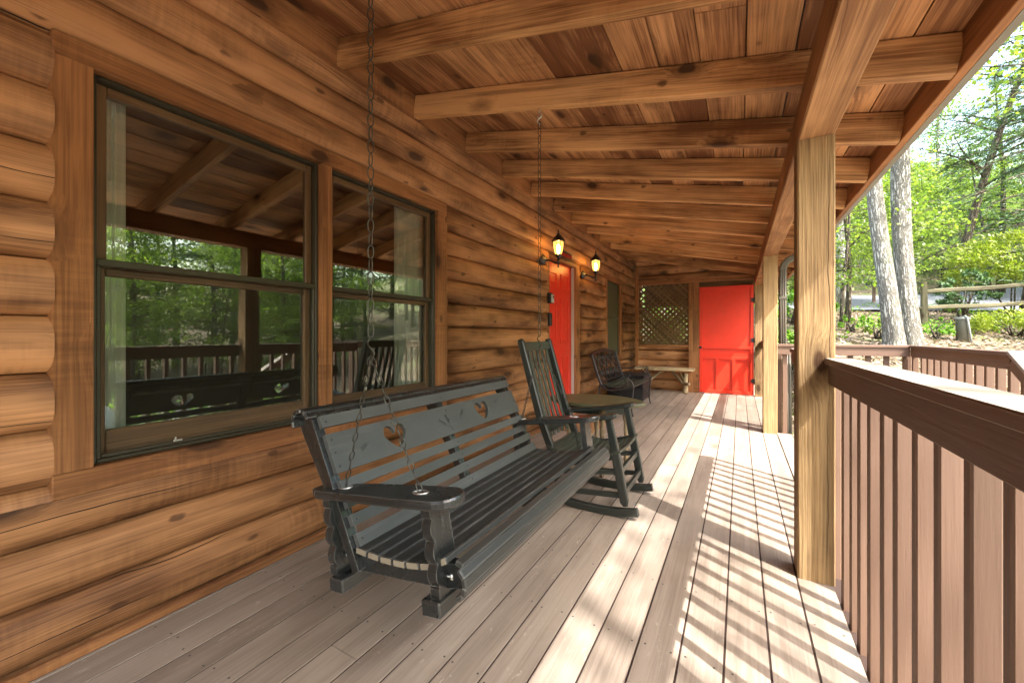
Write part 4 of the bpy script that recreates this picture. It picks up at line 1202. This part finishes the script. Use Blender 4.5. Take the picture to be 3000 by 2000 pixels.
# ------------------------------------------------------------ trees
def leaf_quads(centres, size, rg, up=.6, aspect=.62, dirs=None, curl=.25):
    """kite shaped leaves: n x 3 centres -> verts, faces, per-vertex random"""
    n = len(centres); c = np.asarray(centres)
    nz = rg.normal(size=(n, 3)); nz[:, 2] = np.abs(nz[:, 2]) + up; nz /= np.linalg.norm(nz, axis=1)[:, None]
    d = rg.normal(size=(n, 3)) if dirs is None else np.asarray(dirs) + rg.normal(size=(n, 3)) * .35
    d -= nz * (d * nz).sum(1)[:, None]; d /= np.linalg.norm(d, axis=1)[:, None] + 1e-9
    w = np.cross(nz, d); s = size * rg.uniform(.6, 1.25, n)[:, None]
    v = np.stack([c - d * s * .5, c + w * s * aspect * .5 - nz * s * curl * .2, c + d * s * .5 - nz * s * curl * .3, c - w * s * aspect * .5 - nz * s * curl * .2], 1).reshape(-1, 3)
    f = np.arange(4 * n).reshape(n, 4)
    return v, f, np.repeat(rg.random(n), 4)
def leaf_mesh(name, parts):
    me = bpy.data.meshes.new(name); V, F, A, o = [], [], [], 0
    for v, f, a in parts: V.append(v); F.append(f + o); A.append(a); o += len(v)
    V = np.concatenate(V); F = np.concatenate(F); A = np.concatenate(A)
    me.vertices.add(len(V)); me.vertices.foreach_set('co', V.astype(np.float32).ravel())
    me.loops.add(F.size); me.loops.foreach_set('vertex_index', F.astype(np.int32).ravel())
    me.polygons.add(len(F)); me.polygons.foreach_set('loop_start', np.arange(0, F.size, 4, dtype=np.int32)); me.polygons.foreach_set('loop_total', np.full(len(F), 4, dtype=np.int32))
    at_ = me.attributes.new('rn', 'FLOAT', 'POINT'); at_.data.foreach_set('value', A.astype(np.float32))
    me.update(calc_edges=True); me.validate()
    return me
def trunk_path(rg, h, lean, wob, n=12):
    ph = rg.uniform(0, 6, 2)
    return [Vector((lean[0] * t * h + wob * math.sin(ph[0] + t * 5) * t, lean[1] * t * h + wob * math.sin(ph[1] + t * 4) * t, t * h)) for t in np.linspace(0, 1, n)]
def limb_path(rg, p, az, L, rise, droop, n=7, wob=.08):
    pts = [Vector(p)]; d = Vector((math.cos(az), math.sin(az), rise)).normalized()
    for i in range(n):
        d = (d + Vector((rg.normal() * wob, rg.normal() * wob, -droop / n + rg.normal() * wob * .5))).normalized()
        pts.append(pts[-1] + d * (L / n))
    return pts
def make_tree(seed, h, r, c0, nb, blen, rise, droop, kind, leaf, leafn, lean=(0, 0), wob=.25, mat_b='darkbark', mat_l='leaf_spring', twigs=4, top=1.0, spread=.35, org_bury=.3):
    """returns (trunk mesh, crown mesh); crown = limbs' foliage"""
    rg = np.random.default_rng(seed); mb = MB(); path = trunk_path(rg, h, lean, wob)
    n = len(path)
    path[0] = path[0] - Vector((0, 0, org_bury))
    rad = [r * (1.35 if i == 0 else 1) * (1 - .86 * i / (n - 1)) for i in range(n)]
    mb.tube(path, rad, 9, jit=.05)
    tips = []
    for b in range(nb):
        t = c0 + (top - c0) * ((b + rg.uniform(.1, .9)) / nb); k = t * (n - 1); i = min(int(k), n - 2); p = path[i].lerp(path[i + 1], k - i)
        rel = (t - c0) / max(1e-3, 1 - c0)
        shape = (1 - .75 * rel) if kind == 'conifer' else (.55 + .6 * math.sin(min(1, rel * 1.1 + .15) * math.pi) - .15)
        L = blen * max(.18, shape) * rg.uniform(.7, 1.25); az = rg.uniform(0, 2 * math.pi)
        pts = limb_path(rg, p, az, L, rise * rg.uniform(.5, 1.4), droop)
        r0 = max(.012, rad[i] * .34)
        mb.tube(pts, [r0 * (1 - .85 * q / (len(pts) - 1)) for q in range(len(pts))], 5)
        for q in range(1, len(pts)):
            tips.append((pts[q], (pts[q] - pts[q - 1]).normalized(), q / (len(pts) - 1), L))
            for _ in range(twigs):
                if rg.random() < .75:
                    az2 = rg.uniform(0, 6.28); d0 = (pts[q] - pts[q - 1]).normalized()
                    side = Vector((-d0.y, d0.x, 0)) * (1 if rg.random() < .5 else -1)
                    d = (d0 * .7 + side * rg.uniform(.4, 1.1) + Vector((0, 0, rg.normal() * .2 - droop * .3))).normalized()
                    l2 = L * rg.uniform(.12, .32); e = pts[q] + d * l2
                    mid = pts[q].lerp(e, .5) + Vector((0, 0, .04 * l2))
                    mb.tube([pts[q], mid, e], [r0 * .28, r0 * .2, .003], 4)
                    for w in (.4, .7, 1.): tips.append((pts[q].lerp(e, w), d, w, L))
    C = []; Dr = []
    if not tips: return mb, None
    wts = np.array([.25 + t[2] for t in tips]); wts /= wts.sum()
    pick = rg.choice(len(tips), leafn, p=wts)
    for k in pick:
        p, d, w, L = tips[k]; s = spread * (.5 + .5 * rg.random())
        q = p + Vector((rg.normal() * s, rg.normal() * s, rg.normal() * s * .45 - (.1 * s if kind == 'conifer' else 0)))
        C.append(q); Dr.append(d)
    C = np.array([tuple(c) for c in C])
    if kind == 'conifer': parts = [leaf_quads(C, leaf, rg, .3, .13, [tuple(d) for d in Dr], .1)]
    else: parts = [leaf_quads(C, leaf, rg, .55, .66, None, .3)]
    return mb, leaf_mesh('crown', parts)
PROTO = {}
def proto(key, *a, **k):
    ORG_ = Vector(); mb, cm = make_tree(*a, **k)
    tm = mb.mesh('trunk'); tm.materials.append(M[k.get('mat_b', 'darkbark')])
    if cm: cm.materials.append(M[k.get('mat_l', 'leaf_spring')])
    PROTO[key] = (tm, cm)
def tree(key, name, x, y, label, rz=None, sc=1., group=None, z=None, cat='tree'):
    t = thing(name, label, cat, (x, y, gz(x, y) if z is None else z), group)
    t.rotation_euler.z = rng.uniform(0, 6.28) if rz is None else rz; t.scale = (sc, sc, sc)
    tm, cm = PROTO[key]
    o = bpy.data.objects.new('trunk' if cat == 'tree' else 'stem', tm); COL.objects.link(o); o.parent = t
    if cm: o = bpy.data.objects.new('crown' if cat == 'tree' else 'foliage', cm); COL.objects.link(o); o.parent = t
    return t
proto('maple1', 1, 13, .16, .16, 26, 3.6, .45, .35, 'dec', .15, 9500, spread=.5)
proto('maple2', 2, 15, .20, .22, 28, 4.2, .35, .3, 'dec', .16, 10500, spread=.55)
proto('maple3', 3, 11, .12, .12, 24, 3.0, .4, .4, 'dec', .14, 8500, spread=.5, mat_l='leaf_mid')
proto('under1', 4, 5.2, .045, .16, 20, 2.1, .25, .25, 'dec', .085, 5200, lean=(.06, .03), spread=.28, twigs=5)
proto('under2', 5, 6.5, .06, .14, 22, 2.4, .2, .3, 'dec', .09, 6000, lean=(-.05, .05), spread=.3, twigs=5)
proto('hemlock', 6, 12, .15, .10, 46, 3.6, .18, .55, 'conifer', .17, 15000, spread=.16, twigs=5, mat_l='needle')
proto('pine', 7, 13, .14, .28, 34, 3.3, .35, .3, 'conifer', .19, 13000, lean=(.20, .03), spread=.17, twigs=5, mat_l='needle', mat_b='pinebark')
proto('poplar', 8, 15, .14, .45, 16, 2.2, .9, .2, 'dec', .15, 4200, spread=.45, mat_b='palebark')

def px_tree(key, name, u, D, label, **k):
    p = at(u, D); return tree(key, name, p.x, p.y, label, **k)
px_tree('pine', 'pine_tree', 2775, 13.2, 'leaning dark trunked pine rising behind the split rail fence', rz=-.45, sc=.95)
px_tree('under1', 'sapling', 2466, 10.2, 'thin dark sapling between the near post and the twin grey trunks', rz=1.0, sc=1.05)
px_tree('under2', 'sapling', 2482, 10.9, 'dark slender young tree just behind the thin sapling left of the twin trunks', rz=2.2, sc=1.1)
px_tree('poplar', 'pale_tree', 2462, 13.5, 'pale smooth trunk showing just right of the near porch post', rz=.6, sc=1.3)
px_tree('poplar', 'pale_tree', 2748, 29, 'thin pale trunk far up the slope beyond the road', rz=2.)
px_tree('hemlock', 'hemlock_tree', 3230, 10.5, 'hemlock sending long feathery boughs in over the fence from the right', rz=.4, sc=1.0)
px_tree('hemlock', 'hemlock_tree', 2330, 17, 'dark hemlock on the slope behind the downspout', rz=1.4, sc=.9)
px_tree('hemlock', 'hemlock_tree', 2930, 17.8, 'feathery hemlock beyond the road directly behind the cedar bush', rz=2.4, sc=.85)
px_tree('hemlock', 'hemlock_tree', 3130, 15.0, 'hemlock at the far right whose boughs cross the sky below the eaves', rz=5.0, sc=1.0)
px_tree('under2', 'sapling', 2900, 17.5, 'bright green young tree beside the road behind the cedar bush', rz=.9, sc=1.15)
px_tree('under1', 'sapling', 2610, 21.5, 'small spring green tree beyond the road behind the twin grey trunks', rz=3.0, sc=1.2)

# near double oak
tw = thing('twin_trunk_tree', 'two thick grey barked trunks growing from one base behind the railing', 'tree', tuple(at(2640, 8.0, gz(*at(2640, 8.0).xy))))
def big_trunk(u0, u1, D, w0, w1, hz, seed, name):
    """u at the ground and at the eaves, widths in pixels"""
    a = at(u0, D); a.z = gz(a.x, a.y) - .15; b = at(u1, D, a.z + 3.6)
    rg = np.random.default_rng(seed); d = (b - a) / 3.6
    mb = MB(); rows = []; N = 44; n = 26; Hn = hz
    vs = []; gs = []
    for j in range(N + 1):
        s = (j / N) * Hn; c = a + d * s + Vector((.05 * math.sin(s * .9 + seed), .04 * math.cos(s * .7 + seed), 0))
        wpx = w0 + (w1 - w0) * min(1, s / 3.6) if s < 3.6 else w1 * (1 - .5 * (s - 3.6) / (Hn - 3.6))
        r0 = wpx / FPX * D / 2 * (1 + .3 * math.exp(-s * 3.2))
        for k in range(n):
            t = 2 * math.pi * k / n
            r = r0 * (1 + .05 * mnoise.noise((math.cos(t) * 1.4 + seed, math.sin(t) * 1.4, s * .6)) + .035 * mnoise.noise((math.cos(t) * 5 + seed, math.sin(t) * 5, s * 1.6)) + .10 * math.exp(-s * 2.5) * math.sin(t * 4 + seed))
            vs.append(c + Vector((math.cos(t) * r, math.sin(t) * r, 0))); gs.append((s, math.cos(t) * r0, math.sin(t) * r0))
    fs = [(j * n + k, j * n + (k + 1) % n, (j + 1) * n + (k + 1) % n, (j + 1) * n + k) for j in range(N) for k in range(n)]
    mb.add(vs, fs, gs, .5, True)
    top = vs[-1]
    tips = []
    for b_ in range(9):
        s = Hn * (.5 + .5 * b_ / 9); c = a + d * s
        pts = limb_path(rg, c, rg.uniform(0, 6.28), rg.uniform(1.8, 3.2), .5, .15)
        mb.tube(pts, [.05 * (1 - .8 * q / 7) for q in range(8)], 6); tips += pts[2:]
    mb.build(name, M['oakbark'], tw)
    return tips, rg
tips, rg = big_trunk(2674, 2640, 8.0, 43, 44, 11.5, 3, 'trunk')
tips2, _ = big_trunk(2613, 2566, 7.9, 46, 37, 10.5, 8, 'trunk')
C = np.array([tuple(p + Vector(tuple(rg.normal(size=3) * .5))) for p in (tips + tips2) for _ in range(40)])
cm = leaf_mesh('crown', [leaf_quads(C - np.array(tw.location), .12, rg)]); cm.materials.append(M['leaf_spring'])
o = bpy.data.objects.new('crown', cm); COL.objects.link(o); o.parent = tw

# maple whose bough hangs in front of the sky at the eaves
def bough(name, label, p0, az, L, nleaf, leaf, mat, rise=.1, droop=.1, seed=1, kind='dec', spread=.2):
    pass
mp = thing('maple_tree', 'maple with bright yellow green leaves on a bough against the sky by the eaves', 'tree', tuple(at(3420, 7.2, gz(*at(3420, 7.2).xy))))
rg = np.random.default_rng(21); mb = MB(); base = Vector(mp.location)
mb.tube([base + Vector((0, 0, -.3)), base + Vector((.05, .1, 2.5)), base + Vector((0, .1, 5.2)), base + Vector((.1, 0, 8.5))], [.17, .13, .10, .03], 10, jit=.05)
C = []
for (u, v, z0) in ((2760, 215, 3.6), (2830, 130, 4.2), (2800, 60, 4.6), (2900, 290, 3.4), (3000, 60, 4.6), (2950, -80, 4.9)):
    D = 6.6 + rg.uniform(-.3, .4); e = at(u, D, CAM_H + (980 - v) / FPX * D)
    s = Vector((base.x + .05, base.y + .1, base.z + min(6.5, e.z - base.z - .2)))
    pts = [s.lerp(e, t) + Vector((0, 0, .35 * math.sin(t * math.pi))) + Vector(tuple(rg.normal(size=3) * .03)) for t in np.linspace(0, 1, 10)]
    mb.tube(pts, [.035 * (1 - .9 * i / 9) for i in range(10)], 6)
    for i in range(4, 10):
        for _ in range(4):
            q = pts[i] + Vector(tuple(rg.normal(size=3) * np.array([.28, .28, .16])))
            mb.tube([pts[i], pts[i].lerp(q, .5) + Vector((0, 0, .03)), q], [.006, .004, .002], 4)
            for _ in range(9): C.append(tuple(q + Vector(tuple(rg.normal(size=3) * .10))))
mb.build('trunk', M['darkbark'], mp)
cm = leaf_mesh('crown', [leaf_quads(np.array(C) - np.array(base), .085, rg, .5, .8)]); cm.materials.append(M['leaf_spring'])
o = bpy.data.objects.new('crown', cm); COL.objects.link(o); o.parent = mp

# tall tree on the sunny side: its thin crown dapples the deck
proto('sunmaple', 31, 15.5, .16, .62, 13, 2.6, .55, .2, 'dec', .12, 1500, spread=.45, lean=(-.01, .01))
tree('sunmaple', 'tall_maple', 6.9, -2.7, 'tall thin crowned maple standing on the sunny side of the porch', rz=.4, z=-.62)

# woods beyond the road and along the sunny side
kinds = ['maple1', 'maple2', 'maple3', 'hemlock', 'poplar', 'under2', 'maple2', 'maple1']
LAB = {'maple': ('broadleaf_tree', 'spring green broadleaf tree in the woods up the slope beyond the road', 'broadleaf trees up the slope'),
       'hemlock': ('hemlock_tree', 'dark hemlock among the pale green trees up the slope beyond the road', 'hemlocks up the slope'),
       'poplar': ('pale_tree', 'pale trunked tree among the woods up the slope beyond the road', 'pale trunked trees up the slope'),
       'under': ('young_tree', 'low bright green young tree at the foot of the wooded slope', 'young trees on the slope')}
LAB2 = {k: (a, b.replace('up the slope beyond the road', 'on the sunny side of the porch').replace('at the foot of the wooded slope', 'in the woods on the sunny side of the porch'), c.replace('up the slope', 'on the sunny side').replace('on the slope', 'on the sunny side')) for k, (a, b, c) in LAB.items()}
def lab(key, T): return T[[k for k in T if key.startswith(k)][0]]
r2 = random.Random(12); n_up = 0; spots = []
while n_up < 62:
    D = 20.5 + 45 * r2.random() ** 1.5; u = r2.uniform(2200, 3350); p = at(u, D)
    if any((p.xy - q).length < 1.9 for q in spots): continue
    spots.append(p.xy.copy()); key = r2.choice(kinds); a, b, g = lab(key, LAB)
    hp = {'maple1': 13, 'maple2': 15, 'maple3': 11, 'hemlock': 12, 'poplar': 15, 'under2': 6.5}[key]
    vt = r2.uniform(430, 620) if u > 2560 else r2.uniform(200, 560)
    sc = min(1.3, max(.42, (CAM_H + (980 - vt) / FPX * D - gz(p.x, p.y)) / hp))
    tree(key, a, p.x, p.y, b, sc=sc, group=g); n_up += 1
for q in range(44):
    D = 19.8 + 16 * r2.random(); u = r2.uniform(2380, 3250); p = at(u, D); key = r2.choice(['under1', 'under2', 'maple3']); a, b, g = LAB['under']
    tree(key, a, p.x, p.y, b, sc=r2.uniform(.5, .95) * (.6 if key == 'maple3' else 1), group=g)
for u, D, key in ((2345, 12.5, 'under1'), (2300, 11.5, 'under2'), (2280, 14.5, 'maple3'), (2580, 15.2, 'under1')):
    p = at(u, D); a, b, g = LAB['under'] if key != 'maple3' else LAB['maple']
    tree(key, 'young_tree', p.x, p.y, 'young leafy tree on the near side of the road behind the post', group='young trees behind the post', sc=.9)
for q in range(16):
    x = 8.5 + 7 * r2.random(); y = r2.uniform(-3, 14); a, b, g = LAB2['under']
    if y > 5 and x < .6 * y + 1: continue
    tree('under1' if q % 2 else 'under2', a, x, y, b, sc=r2.uniform(.55, .85), group=g)
n_s = 0
while n_s < 46:
    x = r2.uniform(8.5, 26); y = r2.uniform(-9, 30)
    if depth(x, y) > 9 and x / y < .55: continue
    if y > 12 and x < .55 * y: continue
    # leave the path of the sun open
    along = x * .865 - y * .502; off = abs(x * .502 + (y - 2) * .865)
    if off < 6 and along < 15: continue
    if any((Vector((x, y)) - q).length < 1.7 for q in spots): continue
    spots.append(Vector((x, y))); key = r2.choice(kinds); a, b, g = lab(key, LAB2)
    hp = {'maple1': 13, 'maple2': 15, 'maple3': 11, 'hemlock': 12, 'poplar': 15, 'under2': 6.5}[key]
    tree(key, a, x, y, b, sc=(.42 * math.hypot(x, y) + r2.uniform(.5, 2.5)) / hp, group=g); n_s += 1

# ------------------------------------------------------------ fence, pipe, mailbox, shrubs
fn = thing('split_rail_fence', 'weathered grey split rail fence with two rails above the leafy bank', 'fence', tuple(at(2708, 10, gz(*at(2708, 10).xy))))
p0 = at(2706, 10.0); p1 = at(3080, 9.6); p2 = at(3440, 9.2)
for p in (p0, p1, p2):
    zg = gz(p.x, p.y); mb = MB(); mb.sweep([(p.x, p.y, zg - .2), (p.x + .01, p.y, zg + .5), (p.x, p.y, zg + 1.12)], [.11, .115, .10], [.12, .12, .11], up=(0, 1, 0), ch=.015); mb.build('fence_post', M['fence'], fn)
for a, b, za, zb_ in ((p0, p1, .87, .98), (p0, p1, .47, .53), (p1, p2, .98, .98), (p1, p2, .53, .5)):
    mb = MB(); za += gz(a.x, a.y); zb_ += gz(p0.x, p0.y) + .06
    q0 = Vector((a.x, a.y, za)); q1 = Vector((b.x, b.y, zb_)); e = (q1 - q0).normalized() * .09
    mb.sweep([(q0 - e).lerp(q1 + e, t) + Vector((0, 0, .012 * math.sin(t * 9))) for t in np.linspace(0, 1, 9)], [.05, .07, .075, .07, .08, .07, .075, .07, .05], [.07, .10, .105, .10, .11, .10, .10, .10, .07], ch=.02); mb.build('fence_rail', M['fence'], fn)
p = at(2820, 8.4); zg = gz(p.x, p.y)
vp = thing('vent_pipe', 'short capped grey standpipe with a slanting white tube on the leaf bank', 'standpipe', (p.x, p.y, zg))
mb = MB(); mb.lathe([(.098, -.2), (.1, .46), (.098, .47)], (p.x, p.y, zg), None, 24); mb.build('pipe', M['pipe'], vp)
mb = MB(); mb.lathe([(.102, .44), (.113, .445), (.113, .485), (.107, .495), (.0, .50)], (p.x, p.y, zg), None, 24); mb.build('lid', M['lid'], vp)
mb = MB(); tc = -FWD * .12
mb.tube([Vector((p.x, p.y, zg + .50)) + tc * .2 - RT * .04, Vector((p.x, p.y, zg + .52)) + tc * .7 - RT * .04, Vector((p.x, p.y, zg + .49)) + tc - RT * .04, Vector((p.x, p.y, zg + .1)) + tc * 1.1 + RT * .02, Vector((p.x, p.y, zg - .1)) + tc * 1.15 + RT * .04], .017, 9); mb.build('tube', M['lid'], vp)
p = at(2560, 15.8); zg = gz(p.x, p.y)
mx = thing('mailbox', 'black mailbox on a dark post by the road behind the twin trunks', 'mailbox', (p.x, p.y, zg))
zt = CAM_H + (980 - 836) / FPX * 15.8
mb = MB(); mb.box((p.x, p.y, (zt + zg) / 2 - .1), (.09, .09, zt - zg + .2), g=2); mb.build('post', M['rail'], mx)
mb = MB(); P = [(-.09, 0), (.09, 0)] + [(.09 * math.cos(R(a)), .14 + .09 * math.sin(R(a))) for a in range(0, 181, 20)]
mb.prism(P, lambda q: (p.x + q[0] * RT.y * -1 - RT.x * .24, p.y + q[0] * RT.x - RT.y * .24, zt + q[1]), lambda q: (p.x + q[0] * RT.y * -1 + RT.x * .24, p.y + q[0] * RT.x + RT.y * .24, zt + q[1])); mb.build('box', M['plastic'], mx)
def shrub(name, label, u, D, w, h, n, leaf, mat, seed, zoff=0, conifer=True, stems=9, depth_k=.8):
    rg = np.random.default_rng(seed); p = at(u, D); b = Vector((p.x, p.y, gz(p.x, p.y)))
    t = thing(name, label, 'shrub', tuple(b)); mb = MB(); C = []; Dr = []
    for i in range(stems):
        a = rg.uniform(0, 6.28); e = b + Vector((math.cos(a) * w * .4 * rg.random(), math.sin(a) * w * .4 * rg.random(), zoff + h * rg.uniform(.5, .9)))
        mb.tube([b + Vector((rg.normal() * .05, rg.normal() * .05, -.1)), b.lerp(e, .5) + Vector((rg.normal() * .05, rg.normal() * .05, .05)), e], [.025, .015, .004], 5)
    mb.build('stem', M['darkbark'], t)
    nc = max(14, n // 60)
    for k in range(nc):
        a = rg.uniform(0, 6.28); ct = rg.uniform(-.5, 1); st = math.sqrt(max(0, 1 - ct * ct)); rr = .55 + .5 * rg.random() ** .5
        c = Vector((math.cos(a) * st * w / 2 * rr, math.sin(a) * st * w / 2 * rr * depth_k, zoff + h / 2 + ct * h / 2 * rr))
        d = (c - Vector((0, 0, zoff + h * .25))).normalized(); d = (d + Vector((0, 0, .25))).normalized()
        for _ in range(n // nc):
            s = rg.random(); q = c + d * (s * .30 * w * .35) + Vector(tuple(rg.normal(size=3) * (.05 + .05 * (1 - s)) * w * .45))
            C.append(tuple(q)); Dr.append(tuple(d))
    parts = [leaf_quads(np.array(C), leaf, rg, .3, .3 if conifer else .6, Dr if conifer else None, .15)]
    cm = leaf_mesh('foliage', parts); cm.materials.append(M[mat]); o = bpy.data.objects.new('foliage', cm); COL.objects.link(o); o.parent = t
shrub('cedar_bush', 'big feathery golden green cedar bush spilling over the split rail fence', 2975, 10.6, 2.3, 1.5, 9000, .11, 'cedar', 1, zoff=.75)
shrub('cedar_bush', 'low sprawling green juniper under the fence behind the standpipe', 2975, 9.1, 1.5, .5, 4500, .085, 'cedar', 2)
shrub('cedar_bush', 'dark green bush hanging below the top rail left of the cedar', 2830, 10.4, 1.0, 1.1, 2600, .10, 'needle', 3, zoff=.2)
shrub('leafy_seedling', 'small bright leafy seedling at the foot of the twin trunks', 2740, 8.6, .5, .4, 260, .075, 'fern', 4, conifer=False, stems=5)
shrub('leafy_seedling', 'yellow green leafy seedling left of the twin trunks', 2575, 8.7, .42, .42, 220, .08, 'leaf_spring', 5, conifer=False, stems=5)
shrub('leafy_seedling', 'leafy plants on the bank behind the downspout', 2318, 8.9, 1.0, .9, 1500, .08, 'fern', 6, conifer=False)
shrub('leafy_seedling', 'leafy green clump farther up the bank behind the downspout', 2322, 10.6, 1.5, .8, 1800, .09, 'fern', 7, conifer=False)
shrub('leafy_seedling', 'small seedling on the leaf bank beside the thin sapling', 2500, 9.4, .6, .35, 260, .08, 'fern', 8, conifer=False, stems=5)
shrub('garden_shrub', 'low green shrub by the boardwalk seen only in the window reflection', 1, 1, 1, 1, 30, .05, 'fern', 9) if False else None
for i, (x, y, w) in enumerate(((4.2, 1.2, 1.0), (5.0, 2.6, 1.4), (4.4, 4.2, 1.0), (5.6, 5.2, 1.6))):
    rg = np.random.default_rng(40 + i); t = thing('garden_plant', 'low green garden plant on the sunny side of the porch, seen in the window reflection', 'plant', (x, y, gz(x, y)), 'garden plants on the sunny side')
    C = np.array([(rg.normal() * w * .3, rg.normal() * w * .3, abs(rg.normal()) * .28) for _ in range(900)])
    cm = leaf_mesh('foliage', [leaf_quads(C, .1, rg)]); cm.materials.append(M['fern']); o = bpy.data.objects.new('foliage', cm); COL.objects.link(o); o.parent = t

for i, (x, y, h) in enumerate(((-2.3, 12.2, 1.5), (-1.5, 11.6, 1.3), (-.6, 12.4, 1.7))):
    rg = np.random.default_rng(60 + i); t = thing('leafy_bush', 'leafy green bush seen through the holes of the lattice', 'bush', (x, y, gz(x, y)), 'bushes behind the lattice')
    C = np.array([(rg.normal() * .5, rg.normal() * .4, abs(rg.normal()) * h * .5) for _ in range(1500)])
    cm = leaf_mesh('foliage', [leaf_quads(C, .1, rg)]); cm.materials.append(M['leaf_mid']); o = bpy.data.objects.new('foliage', cm); COL.objects.link(o); o.parent = t

rg = np.random.default_rng(91); C = []
while len(C) < 2600:
    D = 8.6 + 6 * rg.random(); u = rg.uniform(2250, 3150); c = at(u, D)
    if mnoise.noise((c.x * .9, c.y * .9, 2)) < .12: continue
    C.append((c.x, c.y, gz(c.x, c.y) + .03 + .16 * rg.random()))
cm = leaf_mesh('undergrowth', [leaf_quads(np.array(C), .075, rg, .8)]); cm.materials.append(M['fern']); o = bpy.data.objects.new('undergrowth', cm); COL.objects.link(o); o['kind'] = 'stuff'
# fallen leaves on the bank and a few on the deck
rg = np.random.default_rng(77); C = []
while len(C) < 15000:
    D = 4.4 + 13 * rg.random() ** 1.6; u = rg.uniform(2230, 3150); p = at(u, D)
    if p.x < 1.6 and p.y < 5.6 or (p.x < .45 and p.y < 10.5): continue
    C.append((p.x, p.y, gz(p.x, p.y) + .012 + .03 * rg.random()))
cm = leaf_mesh('leaf_litter', [leaf_quads(np.array(C), .085, rg, 1.6, .55, None, .6)]); cm.materials.append(M['litter'])
o = bpy.data.objects.new('leaf_litter', cm); COL.objects.link(o); o['kind'] = 'stuff'
rg = np.random.default_rng(5)
C = np.array([(rg.uniform(-1.8, -1.0), rg.uniform(8.0, 8.38), .006) for _ in range(9)] + [(rg.uniform(-1.9, .2), rg.uniform(.6, 8), .004) for _ in range(8)])
cm = leaf_mesh('deck_debris', [leaf_quads(C, .03, rg, 2.5)]); cm.materials.append(M['litter']); o = bpy.data.objects.new('deck_debris', cm); COL.objects.link(o); o['kind'] = 'stuff'
